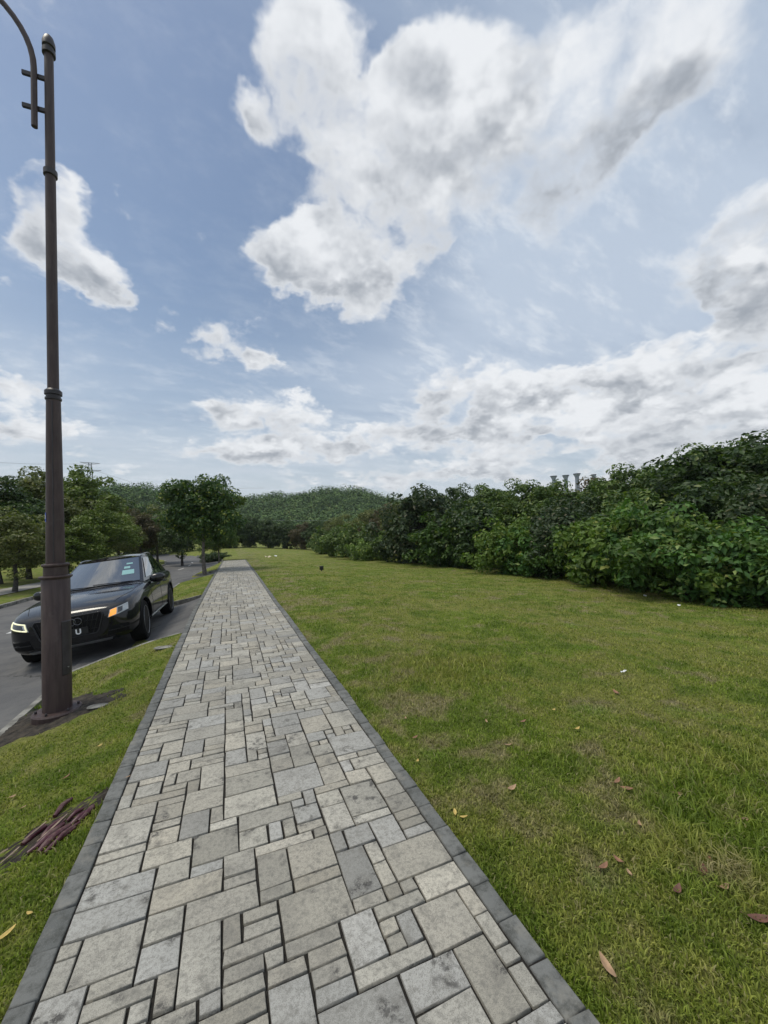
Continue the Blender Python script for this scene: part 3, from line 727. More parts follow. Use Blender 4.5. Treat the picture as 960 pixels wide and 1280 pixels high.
for i, (px, dist, k, s_, mt, tp, lb) in enumerate(right):
    q = at(px, dist); q.z = gz(q); sz_ = fit_top(k, q, px, tp)
    plant(k, 'wood_tree', q, s_, i*1.7+.4, lb, 'tree', 'trees along the right of the lawn', mat=mt, sz=sz_)
# --- broad leaved shrubs in front
shr = [(408,693,'broad_a',1.5,M_MID,'small dark shrub at the left end of the hedge'),(430,697,'broad_b',1.5,M_MID,'second dark shrub from the left end of the hedge'),
 (452,700,'broad_a',1.5,M_MID,'dark green shrub left of the light green one'),(467,701,'broad_b',1.05,M_LT,'light yellow green shrub, brightest of the hedge'),
 (498,704,'broad_c',1.15,M_DK,'dark shrub at the left foot of the dark broad leaved tree'),
 (528,707,'broad_c',1.75,M_BIGD,'dark broad leaved tree with dusty grey green leaves'),(560,710,'broad_a',1.45,M_BIG2,'low green shrub right of the dark broad leaved tree'),
 (590,712,'broad_c',1.3,M_DK,'dark shrub left of the big rounded bush'),
 (640,720,'broad_a',1.25,M_BIG3,'big rounded broad leaved bush at the bend of the hedge'),(672,723,'broad_b',1.2,M_BIG,'broad leaved bush joined to the right of the big rounded one'),
 (700,724,'broad_c',.98,M_BIGD,'dusty reddish shrub between the rounded bush and the long hedge'),
 (735,731,'broad_a',1.2,M_BIG2,'leafy bush where the long hedge starts right of the dusty shrub'),(775,738,'broad_b',1.3,M_BIG3,'leafy bush in the middle of the long hedge'),
 (810,744,'broad_a',1.2,M_BIG,'leafy bush right of the middle of the long hedge'),(850,752,'broad_b',1.12,M_BIG2,'glossy low bush near the right end of the hedge'),
 (895,757,'broad_a',1.02,M_BIG3,'large leaved bush second from the right edge'),(945,762,'broad_b',1.02,M_BIG,'large leaved bush cut by the right edge of the picture'),
 (1010,768,'broad_a',1.0,M_BIG2,'large leaved bush at the far right end of the hedge')]
for i, (px, py, k, s_, mt, lb) in enumerate(shr):
    q = P(px, py, -.55)
    for _ in range(6): q = P(px, py, gz(q))
    d_ = Vector((q.x, q.y, 0)).normalized(); q = q + d_*1.25*s_; q.z = gz(q)
    plant(k, 'broadleaf_shrub', q, s_, i*1.9, lb, 'shrub', 'shrubs of the hedge beside the lawn', mat=mt)
# second row filling the hedge towards the trees
for i, (px, py) in enumerate([(660,712),(720,716),(760,722),(800,728),(845,733),(890,738),(940,742),(990,745),(605,708),(555,704)]):
    q = P(px, py, -.7); q.z = gz(q); d_ = Vector((q.x, q.y, 0)).normalized(); q = q+d_*1.5; q.z = gz(q)
    wh = ['behind the bend of the hedge', 'behind the start of the long hedge', 'behind the middle of the long hedge', 'below the level topped tree', 'behind the low glossy bush',
          'below the pointed tree', 'below the tall dark tree at right', 'at the right edge behind the hedge', 'left of the bend, behind the big rounded bush', 'behind the low green shrub by the dark tree'][i]
    plant('broad_c' if i % 2 else 'broad_a', 'broadleaf_shrub', q, 1.15, i*2.3, 'taller shrub of the back row '+wh, 'shrub', 'back row shrubs of the hedge', mat=[M_MID, M_BIGD, M_DK][i % 3])
# little hedge at the end of the path
q = P(268, 697, -.7); q.z = gz(q)
plant('broad_b', 'shrub', q, .9, .3, 'low dark shrub at the far end of the path beside the round tree', 'shrub', mat=M_DK, sz=.5)

# ------------------------------------------------------------------ hills with forest
def hill_h(X, Y):
    z = np.zeros_like(X)
    for (px, dist, hh, wx, wy) in HILLS:
        c = at(px, dist); d_ = np.array([c.x, c.y])/dist; n_ = np.array([d_[1], -d_[0]])
        u_ = (X-c.x)*n_[0]+(Y-c.y)*n_[1]; v_ = (X-c.x)*d_[0]+(Y-c.y)*d_[1]
        z = np.maximum(z, hh*np.exp(-np.abs(u_/wx)**2.6-np.abs(v_/wy)**2.4))
    return z
HILLS = [(420,290,27,56,70),(350,300,24,46,70),(480,300,19,40,70),(165,260,24,44,60),(60,300,18,70,60),(240,300,16,50,60),(620,300,16,80,60)]
hx = np.linspace(-230, 330, 90); hy = np.linspace(150, 430, 60); HX, HY = np.meshgrid(hx, hy)
hz = hill_h(HX, HY) - 2.5
sheet('hill', HX, HY, hz, m_soil)
r = np.random.default_rng(5); cs = []; rads = []
while len(cs) < 2600:
    px = r.uniform(-40, 640); dist = r.uniform(170, 320); c = at(px, dist)
    h = float(hill_h(np.array([c.x]), np.array([c.y]))[0])
    s_ = 2.6+3.4*r.random()
    cs.append((c.x, c.y, h-2.5+s_*.8+r.uniform(0, 2))); rads.append(s_)
V_, F_ = leaves(np.array(cs), np.array(rads), 150, 1.05, 9, flat=.85, fold=False, up_bias=.8)
fo = mesh_np('forest', V_, F_, M_FAR); tag(fo, 'dense dark green forest covering the distant hill', 'forest', kind='stuff')

# ------------------------------------------------------------------ pylon, wires, chimneys
m_steel = simple('galvanised_steel', (.20, .21, .22), .6, .3)
PY = at(112, 285); PY.z = 8
def pylon():
    e = empty('power_pylon', PY, R(20), 'tall lattice power pylon with two cross arms above the trees', 'pylon')
    top_z = CAM_H + 98/490*285*.80 - PY.z + 6
    H = 38
    mb = MB(); th = .10
    def half(z): return 3.0*(1-z/H)+.65
    for sx in (-1, 1):
        for sy in (-1, 1): mb.tube([(sx*half(0), sy*half(0), 0), (sx*.65, sy*.65, H)], th*1.3, 4)
    n = 12
    for i in range(n):
        z0, z1 = H*i/n, H*(i+1)/n; a, b_ = half(z0), half(z1)
        for s_ in (-1, 1):
            mb.tube([(-a, s_*a, z0), (b_, s_*b_, z1)], th*.7, 4); mb.tube([(a, s_*a, z0), (-b_, s_*b_, z1)], th*.7, 4)
            mb.tube([(s_*a, -a, z0), (s_*b_, b_, z1)], th*.7, 4)
    mb.build('mast', m_steel, e)
    for zz, L in ((H, 4.6), (H-4.2, 5.4)):
        for s_ in (-1, 1):
            mb = MB()
            mb.tube([(0, -.7, zz), (s_*L, 0, zz+.1)], th, 4); mb.tube([(0, .7, zz), (s_*L, 0, zz+.1)], th, 4); mb.tube([(0, 0, zz-1.2), (s_*L, 0, zz)], th, 4)
            for k in (.3, .6): mb.tube([(s_*L*k, 0, zz), (s_*L*k, 0, zz-1.2*(1-k))], th*.7, 4)
            a = mb.build('cross_arm', m_steel, e)
    return e
pylon()
def wire(pts_px, label):
    pts = []
    for (px, py, dist) in pts_px:
        d = ray(px, py); k = dist/math.hypot(d.x, d.y); pts.append(Vector((0, 0, CAM_H))+d*k)
    out = []
    for i in range(25):
        t_ = i/24*(len(pts)-1); a = min(int(t_), len(pts)-2); f_ = t_-a; out.append(pts[a].lerp(pts[a+1], f_))
    mb = MB(); mb.tube(out, .055, 4); o = mb.build('power_line', m_steel); tag(o, label, 'power line', 'overhead power lines')
wire([(118,588,285),(175,606,270),(240,611,255),(330,610,235)], 'thin upper power line running from the pylon over the round tree')
wire([(118,594,285),(180,622,262),(260,630,240)], 'thin power line below the upper one, crossing the left wooded hill')
wire([(290,649,170),(370,651,172),(450,650,175)], 'thin power line crossing in front of the distant hill')
wire([(-30,577,240),(40,580,262),(108,580,285)], 'thin power line left of the pylon, passing the lamp post')
m_chim, t, b, o = new_mat('chimney_concrete')
tc = t.node('ShaderNodeTexCoord'); s3 = t.node('ShaderNodeSeparateXYZ'); t.put(s3.inputs[0], tc.outputs['Object'])
t.put(b.inputs['Base Color'], t.mix(t.ramp(t.noise(tc.outputs['Object'], .3, 3), .3, .7), (.17, .20, .25), (.25, .28, .33))); b.inputs['Roughness'].default_value = .8
m_band = simple('chimney_band', (.06, .07, .09), .8)
for (px, py, wpx, lb) in [(692,595,5,'leftmost of the four chimneys above the trees'),(707,594,5,'second chimney from the left above the trees'),
                       (721,592,5.4,'tallest chimney of the left three above the trees'),(742,593,3.8,'thin chimney standing apart on the right')]:
    dist = 420; d = ray(px, py); k = dist/math.hypot(d.x, d.y); top = CAM_H + d.z*k; depth = dist*(d.dot(fw))/math.hypot(d.x, d.y); rr_ = wpx/2/490*(k)
    e = empty('chimney', (d.x*k, d.y*k, 0), 0, 'grey concrete '+lb if 'thin' not in lb else 'grey '+lb, 'chimney', 'power station chimneys')
    mb = MB(); mb.lathe([(rr_*1.25, -3), (rr_*.95, top*.7), (rr_*.85, top-5.0), (rr_*.95, top-3.0), (rr_*1.5, top-.8)], 24); mb.build('shaft', m_chim, e, True)
    mb = MB(); mb.lathe([(rr_*1.5, top-.8), (rr_*1.62, top-.7), (rr_*1.62, top), (rr_*1.2, top)], 24); mb.build('rim', m_band, e, True)

# ------------------------------------------------------------------ lamp post
m_pole, t, b, o = new_mat('pole_paint')
tc = t.node('ShaderNodeTexCoord'); ob = tc.outputs['Object']
mp = t.node('ShaderNodeMapping'); t.put(mp.inputs[0], ob); mp.inputs['Scale'].default_value = (1, 1, .12)
st = t.noise(mp.outputs[0], 30, 5, .6)
c = t.mix(t.ramp(st, .3, .7), (.042, .026, .025), (.070, .047, .043))
c = t.mix(t.ramp(t.noise(ob, 6, 6, .7), .55, .75, 0, .4), c, (.10, .085, .075))
t.put(b.inputs['Base Color'], c); b.inputs['Roughness'].default_value = .5; b.inputs['Specular IOR Level'].default_value = .4
m_ring = simple('pole_ring', (.030, .025, .028), .45, var=.3, scale=10)
m_soilbare = simple('bare_soil', (.035, .028, .020), .97, var=.7, scale=14, bump=1.0)
pz = gz((pole_xy.x, pole_xy.y)); pb = P(72, 893, pz); pb.z = pz
lamp = empty('lamp_post', pb, 0, 'tall dark brown street lamp post with curved arm on the verge', 'street lamp')
lamp.rotation_euler = (0, R(-1.15), 0)
TOPH = 7.60
def sec(name, prof, mat=m_pole, bevel=0, n=40):
    mb = MB(); mb.lathe(prof, n); return mb.build(name, mat, lamp, True)
flange = sec('base_flange', [(.212, -.06), (.215, .045), (.203, .06), (.14, .062)])
for k in range(6):
    a = k*math.pi/3+.3; mb = MB(); mb.lathe([(.012, .06), (.012, .082), (.008, .087)], 6, (.176*math.cos(a), .176*math.sin(a), 0)); mb.build('bolt', m_ring, flange)
sec('base_section', [(.126, .055), (.124, 1.44), (.118, 1.45), (.106, 1.455), (.104, 1.58), (.09, 1.59)])
sec('collar', [(.123, 1.435), (.142, 1.45), (.146, 1.462), (.142, 1.47), (.10, 1.475)])
sec('collar', [(.104, 1.565), (.119, 1.575), (.121, 1.59), (.115, 1.60), (.08, 1.605)])
sec('shaft', [(.084, 1.58), (.064, 3.44), (.064, 3.45)])
sec('collar', [(.064, 3.38), (.074, 3.39), (.074, 3.41), (.065, 3.415), (.065, 3.44), (.078, 3.445), (.078, 3.485), (.055, 3.51)], m_ring)
sec('shaft', [(.052, 3.44), (.048, 6.0)])
sec('collar', [(.048, 5.93), (.064, 5.94), (.064, 6.0), (.047, 6.01)], m_ring)
sec('shaft', [(.045, 5.96), (.042, TOPH-.16)])
cap = sec('cap', [(.042, TOPH-.24), (.062, TOPH-.23), (.062, TOPH-.18), (.048, TOPH-.17), (.048, TOPH-.15), (.061, TOPH-.14), (.061, TOPH-.09), (.045, TOPH-.03), (.022, TOPH)], m_ring)
# raised seam along the tapered shaft
mb = MB(); mb.tube([(.012, -.086, 1.62), (.010, -.066, 3.36)], .005, 6); mb.build('seam', m_ring, lamp)
# access door on the camera-right side of the base section
mb = MB(); n_ = 8
a0, a1 = R(-52), R(-8); v = []; f = []
for i in range(n_+1):
    a = a0+(a1-a0)*i/n_
    for (rr_, zz) in ((.126, .42), (.133, .43), (.133, .98), (.126, .99)): v.append((rr_*math.cos(a), rr_*math.sin(a), zz))
for i in range(n_):
    for k in range(3): f.append((i*4+k, i*4+4+k, i*4+5+k, i*4+1+k))
f.append((0, 1, 2, 3)); f.append((n_*4+3, n_*4+2, n_*4+1, n_*4)); mb.add(v, f)
door = mb.build('access_door', m_ring, lamp)
mb = MB(); mb.lathe([(.008, 0), (.008, .006), (.004, .008)], 8); lk = mb.build('lock', m_conc, door); lk.location = (.1335*math.cos(R(-28)), .1335*math.sin(R(-28)), .50); lk.rotation_euler = (0, R(90), R(-28))
# blue sticker
m_blue = simple('sticker_blue', (.03, .08, .42), .5); m_white = simple('sticker_white', (.7, .7, .7), .5)
def curved_label(name, rr_, a_c, wd, z0, z1, mat, parent):
    mb = MB(); v = []; f = []
    for i in range(7):
        a = a_c + (i/6-.5)*wd/rr_
        for (r2, zz) in ((rr_, z0), (rr_, z1)): v.append((r2*math.cos(a), r2*math.sin(a), zz))
    for i in range(6): f.append((2*i, 2*i+2, 2*i+3, 2*i+1))
    mb.add(v, f); return mb.build(name, mat, parent)
stk = curved_label('sticker', .0815, R(205), .055, 2.05, 2.15, m_blue, lamp); stk['label'] = 'small blue sticker'
curved_label('sticker_mark', .0822, R(210), .018, 2.085, 2.12, m_white, stk)
# arm: brackets lead out over the road (towards -X), the arm curves up and away
arm_x = -.125
for zz in (7.07, 6.69):
    mb = MB(); mb.box(-.245, -.03, -.014, .014, zz-.026, zz+.026); mb.build('bracket', m_ring, lamp, bevel=.004)
pts = [(arm_x, -.035, 6.44), (arm_x, -.035, 6.8), (arm_x, -.035, 7.12)]
for k in range(1, 15):
    a = k/14*R(86); pts.append((arm_x-1.25*(1-math.cos(a)), -.035, 7.12+1.05*math.sin(a)))
pts += [(arm_x-1.8, -.035, 8.20)]
mb = MB(); mb.tube(pts, .029, 16); arm = mb.build('arm', m_pole, lamp, True)
mb = MB(); mb.lathe([(.03, 0), (.12, .02), (.17, .07), (.13, .13), (.03, .15)], 20, (arm_x-2.0, -.035, 8.12)); hd = mb.build('lamp_head', m_ring, lamp, True)
mb = MB(); mb.lathe([(.02, -.02), (.10, -.01), (.11, .01), (.02, .012)], 20, (arm_x-2.0, -.035, 8.12)); mb.build('lamp_glass', simple('lamp_glass', (.6, .6, .55), .2), hd, True)
# bare soil around the base, and the dug patch
def soil_patch(name, cx, cy, rx_, ry_, ang, seed, lift):
    r = random.Random(seed); n = 64; v = [(cx, cy)]; rings = 14
    V = []; F = []
    for i in range(rings+1):
        for k in range(n):
            a = 2*math.pi*k/n; q = i/rings
            w_ = 1+(.14*math.sin(3*a+seed)+.09*math.sin(7*a+2*seed)+.05*math.sin(13*a))*q
            x = rx_*q*w_*math.cos(a); y = ry_*q*w_*math.sin(a)
            X_ = cx+x*math.cos(ang)-y*math.sin(ang); Y_ = cy+x*math.sin(ang)+y*math.cos(ang)
            V.append((X_, Y_, gz((X_, Y_))+lift*(1-q**4)-.004+r.uniform(-.007, .007)))
    for i in range(rings):
        for k in range(n): F.append((i*n+k, i*n+(k+1) % n, (i+1)*n+(k+1) % n, (i+1)*n+k))
    F.append(tuple(range(n)))
    o = mesh_np(name, V, F, m_soilbare, smooth=True); tag(o, kind='structure'); return o
soil_patch('bare_soil', pb.x-.02, pb.y-.02, .62, .48, .2, 3, .016)
soil_patch('bare_soil', -.985, 3.0, .36, .15, R(40), 8, .006)

# ------------------------------------------------------------------ maroon pipes in the dug patch
m_mar, t, b, o = new_mat('maroon_plastic')
tc = t.node('ShaderNodeTexCoord'); n_c = t.noise(tc.outputs['Object'], 22, 5, .6)
t.put(b.inputs['Base Color'], t.mix(t.ramp(n_c, .45, .68), (.060, .010, .018), (.13, .075, .06))); b.inputs['Roughness'].default_value = .4
m_strip = simple('dry_bark_strip', (.26, .19, .14), .7, var=.4, scale=30)
sp_l = ['maroon pipe at the very bottom of the dug patch', 'maroon pipe between the dull left one and the middle one', 'maroon pipe crossing towards the short pipe near the edging', 'maroon pipe beneath the dull left one', 'shortest maroon pipe close against the path edging', 'long maroon pipe lowest in the dug patch beside the path', 'maroon pipe lying just above the lowest one in the dug patch', 'bright maroon pipe in the middle of the dug patch', 'maroon pipe touching the upper side of the middle one',
        'short maroon pipe nearest to the path edging', 'maroon pipe sticking out at the top of the dug patch', 'dark thin pipe behind the pipe nearest to the path', 'dull maroon pipe at the left end of the bundle']
pp = [((56,1070),(94,1042)),((46,1058),(80,1034)),((72,1052),(100,1026)),((34,1066),(66,1046)),((98,1034),(118,1016)),((48,1068),(88,1038)),((62,1066),(100,1036)),((40,1062),(82,1028)),((52,1048),(78,1026)),((88,1038),(112,1022)),((68,1020),(90,1000)),((84,1030),(104,1018)),((28,1052),(58,1032))]
for (a, bq), lb in zip(pp, sp_l):
    A = P(*a, -.06); B = P(*bq, -.06); A.z = gz(A)+.012; B.z = gz(B)+.016; m_ = (A+B)/2; m_.z += .006
    dd = (B-A).normalized(); th_ = random.uniform(.010, .021); m_ += Vector((random.uniform(-.012, .012), random.uniform(-.012, .012), random.uniform(-.004, .01)))
    mb = MB(); mb.tube([A, A.lerp(m_, .5), m_, m_.lerp(B, .5), B], [th_*.75, th_, th_*1.05, th_, th_*.6], 10); o = mb.build('maroon_pipe', m_mar, None, True)
    tag(o, lb, 'pipe', 'maroon pipes in the dug patch')
for (a, bq), lb in zip([((30,1050),(58,1030)),((0,1078),(24,1060)),((46,1056),(84,1025)),((-4,1066),(10,1060))],
   ['pale dry bark strip upper left in the dug patch', 'pale curved bark strip at the left picture edge', 'pale bark strip lying across the maroon pipes', 'short grey bark strip beside the left picture edge']):
    A = P(*a, -.06); B = P(*bq, -.06); A.z = gz(A)+.03; B.z = gz(B)+.034; m_ = (A+B)/2+Vector((.01, 0, .006))
    mb = MB(); mb.tube([A, m_, B], [.003, .007, .003], 6, flat=.4); o = mb.build('bark_strip', m_strip); tag(o, lb, 'bark', 'bark strips in the dug patch')

# ------------------------------------------------------------------ fallen leaves and litter
def leaf_obj(name, px, py, L, ang, mat, label, group, curl=.3, cat='leaf'):
    q = P(px, py, -.1)
    for _ in range(5): q = P(px, py, gz(q) if not (path_l(q.y) < q.x < path_r(q.y)) else 0)
    n = 7; v = []; f = []
    for i in range(n):
        t_ = i/(n-1); wd = L*.20*math.sin(math.pi*min(.98, t_*.93+.05))**.8; x = (t_-.5)*L; zc = curl*L*((t_-.5)**2)*1.6
        v += [(x, -wd, zc+.10*wd+curl*.5*wd), (x, 0, zc), (x, wd, zc+.10*wd+curl*.5*wd)]
    for i in range(n-1):
        for k in range(2): f.append((i*3+k, i*3+3+k, i*3+4+k, i*3+1+k))
    v2 = [(a, b_, c_-.0006) for a, b_, c_ in v]; f2 = [tuple(reversed([j+len(v) for j in ff])) for ff in f]
    v += v2; f += f2
    v += [(-L*.5, 0, curl*L*.4), (-L*.72, .01, curl*L*.5), (-L*.72, .012, curl*L*.5+.001)]; f.append((len(v)-3, len(v)-2, len(v)-1))
    mb = MB(); mb.add(v, f); o = mesh_np(name, mb.v, mb.f, mat, smooth=True)
    o.location = (q.x, q.y, q.z+.022); o.rotation_euler = (random.uniform(-.25, .25), random.uniform(-.2, .2), ang)
    return tag(o, label, cat, group)
m_lf = [simple('dry_leaf_brown', (.24, .12, .065), .6, var=.35, scale=25), simple('dry_leaf_tan', (.36, .23, .13), .6, var=.3, scale=25), simple('dry_leaf_dark', (.13, .055, .035), .6, var=.35, scale=25), simple('dry_leaf_yellow', (.50, .36, .10), .6, var=.3, scale=25)]
LG = 'dry leaves lying on the lawn'
LV = [(759,1216,.10,1.4,1,'tan leaf standing out alone nearest the bottom of the picture'),(755,1090,.09,.2,0,'brown leaf lying flat, left one of a pair'),
 (774,1082,.075,1.5,0,'brown leaf on edge, right one of the pair'),(787,1097,.05,1.2,1,'small leaf just below the flat pair'),(906,1116,.08,.1,1,'tan leaf lower right beside a dark one'),
 (847,1120,.09,.3,2,'dark leaf left of the lower right tan leaf'),(880,1094,.10,.6,2,'dark reddish leaf above the lower right tan leaf'),(888,1080,.06,1.0,0,'curled leaf just above the dark reddish one'),
 (952,1156,.11,-.7,2,'dark brown leaf at the right picture edge'),(772,981,.09,.2,0,'brown leaf forming the left end of a V shape'),(784,990,.09,-.9,0,'brown leaf forming the right end of the V shape'),
 (848,997,.10,-.2,1,'orange tan leaf in the long grass right of the V shape'),(932,1029,.08,-.4,1,'pale leaf in the long grass near the right edge'),(800,1036,.07,.8,1,'thin pale leaf halfway between the V shape and the flat pair'),
 (654,905,.08,.1,0,'reddish leaf beyond the V shape, in green grass'),(608,905,.06,1.2,1,'small tan leaf left of the reddish leaf beyond the V shape'),(770,868,.11,1.3,0,'upright brown leaf below the white litter'),
 (722,914,.07,.1,3,'yellowish leaf between the reddish leaf and the V shape'),(519,925,.07,.3,0,'orange brown leaf close to the path edging'),(507,901,.06,1.3,1,'tan upright leaf close to the path, beyond the orange one'),
 (522,955,.05,.9,3,'small yellowish leaf close to the path edging, nearer than the orange brown one'),(692,890,.06,.4,3,'pale small leaf beyond the reddish leaf'),(640,990,.09,.1,1,'thin faded leaf on the dry patch'),
 (635,935,.08,-.2,1,'long faded leaf on the dry patch, farther one'),(569,1020,.06,1.2,3,'yellow leaf beside the edging at the dry patch'),(580,1026,.06,-.5,3,'yellow leaf touching the one by the edging')]
for k, (px, py, L, a, mi_, lb) in enumerate(LV): leaf_obj('fallen_leaf', px, py, L*.8, a, m_lf[mi_], lb, LG, .25+.3*random.random())
LV2 = [(83,975,.07,.9,0,'orange brown leaf on the verge left of the path'),(6,1176,.10,.8,3,'bright yellow leaf at the left picture edge'),(28,1014,.06,1.0,1,'pale narrow leaf on the verge above the dug patch'),
 (125,935,.05,.8,3,'small pale leaf on the verge near the lamp post'),(160,975,.04,.4,1,'tiny pale leaf close to the left edging'),(37,1148,.05,-.7,3,'small pale curled leaf above the bright yellow one'),(15,1000,.06,1.1,1,'narrow pale leaf at the left end of the verge, above the pipes')]
for k, (px, py, L, a, mi_, lb) in enumerate(LV2): leaf_obj('fallen_leaf', px, py, L*.8, a, m_lf[mi_], lb, 'dry leaves lying on the verge', .3)
def litter(name, px, py, wd, dp, ht, ang, mat, label, cat, bev=.004):
    q = P(px, py, -.1)
    for _ in range(6): q = P(px, py, gz(q))
    mb = MB(); n = 5; v = []; f = []
    for i in range(n):
        for j in range(2): v.append(((i/(n-1)-.5)*wd, (j-.5)*dp, ht*(.5+.5*math.sin(i*2.1+j))))
    for i in range(n-1): f.append((2*i, 2*i+2, 2*i+3, 2*i+1))
    v2 = [(a, b_, c_-.003) for a, b_, c_ in v]; f2 = [tuple(reversed([k+len(v) for k in ff])) for ff in f]
    mb.add(v+v2, f+f2); o = mb.build(name, mat); o.location = (q.x, q.y, q.z+.02); o.rotation_euler = (.3, 0, ang); return tag(o, label, cat)
m_pap = simple('white_paper', (.75, .76, .76), .6)
litter('paper_scrap', 779, 842, .10, .018, .02, .1, m_pap, 'long white scrap of paper on the lawn above the dry leaves', 'litter')
litter('litter_scrap', 335, 697, .55, .25, .15, .2, simple('tan_litter', (.55, .48, .33), .7), 'tan scrap on the far lawn just right of the path end', 'litter')
litter('litter_scrap', 344, 696, .3, .2, .15, .8, m_pap, 'white scrap on the far lawn beside a tan one', 'litter')
litter('paper_scrap', 806, 746, .12, .08, .04, .5, m_pap, 'small white scrap lying at the foot of the hedge', 'litter')
litter('paper_scrap', 848, 758, .12, .06, .03, .2, m_pap, 'small white scrap on the lawn in front of the low glossy bush', 'litter')
# small black post on the lawn
q = P(402, 714, -.4)
for _ in range(6): q = P(402, 714, gz(q))
e = empty('marker_box', q, .3, 'small black marker box standing alone in the middle of the lawn', 'marker')
m_blk = simple('black_plastic', (.012, .012, .013), .5)
mb = MB(); mb.box(-.085, .085, -.06, .06, .06, .24); mb.build('housing', m_blk, e, bevel=.012)
mb = MB(); mb.tube([(0, 0, -.05), (0, 0, .08)], .025, 8); mb.build('stake', m_blk, e)
mb = MB(); mb.box(-.095, .095, -.07, .07, .24, .262); mb.build('lid', m_blk, e, bevel=.005)
# broken concrete piece at the bay corner
q = P(205, 811, -.12)
for nm, (px, py), s_, lb in [('concrete_lump', (206, 810), .10, 'pale broken concrete lump where the verge meets the bay'), ('concrete_lump', (122, 884), .07, 'small grey concrete fragment on the soil right of the lamp post')]:
    q = P(px, py, -.15)
    for _ in range(5): q = P(px, py, gz(q))
    bm = bmesh.new(); bmesh.ops.create_icosphere(bm, subdivisions=3, radius=s_)
    for v in bm.verts:
        k = 1+.16*math.sin(v.co.x*40+1)*math.cos(v.co.y*33)+.1*math.sin(v.co.z*60); v.co = Vector((v.co.x*k*1.5, v.co.y*k*.8, v.co.z*k*.22))
    me = bpy.data.meshes.new(nm); bm.to_mesh(me); bm.free(); me.materials.append(m_conc); o = bpy.data.objects.new(nm, me); C.objects.link(o); o.location = (q.x, q.y, q.z+.01); tag(o, lb, 'rubble')

# ------------------------------------------------------------------ parked car
from mathutils.bvhtree import BVHTree
m_car, t, b, o = new_mat('car_paint_black')
b.inputs['Base Color'].default_value = (.003, .0035, .005, 1); b.inputs['Roughness'].default_value = .5; b.inputs['Metallic'].default_value = .0
b.inputs['Coat Weight'].default_value = 1; b.inputs['Coat Roughness'].default_value = .07; b.inputs['Specular IOR Level'].default_value = .1
m_glass = simple('car_glass', (.012, .018, .020), .02, coat=1, spec=1.0)
for mg in (m_glass,):
    bs = [n for n in mg.node_tree.nodes if n.type == 'BSDF_PRINCIPLED'][0]; bs.inputs['Coat IOR'].default_value = 1.9; bs.inputs['IOR'].default_value = 1.7
m_tyre = simple('tyre_rubber', (.010, .010, .010), .9, spec=.2); m_rim = simple('rim_black', (.012, .012, .013), .3, .3)
m_trim = simple('trim_black', (.004, .004, .0045), .6, spec=.2); m_chrome = simple('chrome_trim', (.55, .56, .58), .22, 1)
m_silver = simple('silver_trim', (.34, .35, .36), .35, .9); m_gap = simple('panel_gap', (.002, .002, .002), .9)
m_lens = simple('lamp_lens', (.42, .44, .45), .12, .3, coat=1); m_amber = simple('amber_lamp', (.8, .30, .04), .2, coat=1, emit=((1, .42, .07), .75))
m_drl = simple('daylight_lamp', (.8, .8, .6), .2, emit=((1, .95, .55), .55)); m_dlens = simple('lamp_bowl', (.05, .055, .06), .1, .6, coat=1)
m_red = simple('tail_lamp_red', (.25, .01, .01), .15, coat=1)
car = empty('parked_car', (0, 0, 0), 0, 'black sport utility car with amber indicator lit, parked facing the camera beside the lamp post', 'car')
def fin(o):  # smooth by angle
    o.data.polygons.foreach_set('use_smooth', [True]*len(o.data.polygons)); o.data.set_sharp_from_angle(angle=R(40)); return o
def bake(o, mods):

    dg = bpy.context.evaluated_depsgraph_get(); dg.update()
    me = bpy.data.meshes.new_from_object(o.evaluated_get(dg)); o.modifiers.clear(); o.data = me; return o
ST = [ # x, zb, wb, w1, ws, zs, zc
 (.885, .36, .36, .52, .46, .70, .745), (.86, .28, .52, .68, .60, .765, .81), (.78, .24, .62, .80, .71, .82, .87), (.62, .22, .70, .885, .79, .865, .925),
 (.40, .22, .74, .925, .83, .92, .975), (0, .22, .78, .945, .855, .975, 1.03), (-.40, .22, .80, .94, .865, 1.01, 1.075), (-.75, .22, .81, .935, .875, 1.035, 1.09),
 (-1.5, .22, .82, .93, .88, 1.05, 1.08), (-2.3, .22, .82, .935, .885, 1.065, 1.09), (-2.81, .24, .80, .945, .88, 1.085, 1.10), (-3.3, .28, .74, .925, .86, 1.09, 1.11),
 (-3.6, .32, .62, .86, .80, 1.06, 1.08), (-3.74, .38, .45, .72, .66, .98, 1.0)]
V = []; Fc = []
prof = lambda zb, wb, w1, ws, zs, zc: [(0, zb), (wb*.6, zb), (wb, zb+.01), (w1*.97, zb+.10), (w1, zb+.26), (w1*.995, (zb+.26+zs)/2+.02), (ws+.045, zs-.05), (ws, zs), (ws*.86, zs+.35*(zc-zs)), (ws*.55, zc-.22*(zc-zs)), (ws*.25, zc-.03*(zc-zs))]
np_ = None
for s_ in ST:
    h = prof(*s_[1:]); full = [(y, z) for y, z in h] + [(0, s_[6])] + [(-y, z) for y, z in h[:0:-1]]
    np_ = len(full); V += [(s_[0]-(.035*abs(y/.9)**2 if s_[0] > .7 else 0), y, z) for y, z in full]
for i in range(len(ST)-1):
    for k in range(np_): Fc.append((i*np_+k, i*np_+(k+1) % np_, (i+1)*np_+(k+1) % np_, (i+1)*np_+k))
Fc.append(tuple(range(np_-1, -1, -1))); Fc.append(tuple((len(ST)-1)*np_+k for k in range(np_)))
body = mesh_np('body', V, Fc, m_car, car)
bm = bmesh.new(); bm.from_mesh(body.data); bmesh.ops.recalc_face_normals(bm, faces=bm.faces); bm.to_mesh(body.data); bm.free()
md = body.modifiers.new('s', 'SUBSURF'); md.levels = 2; md.render_levels = 2
bake(body, 0)
cut = []
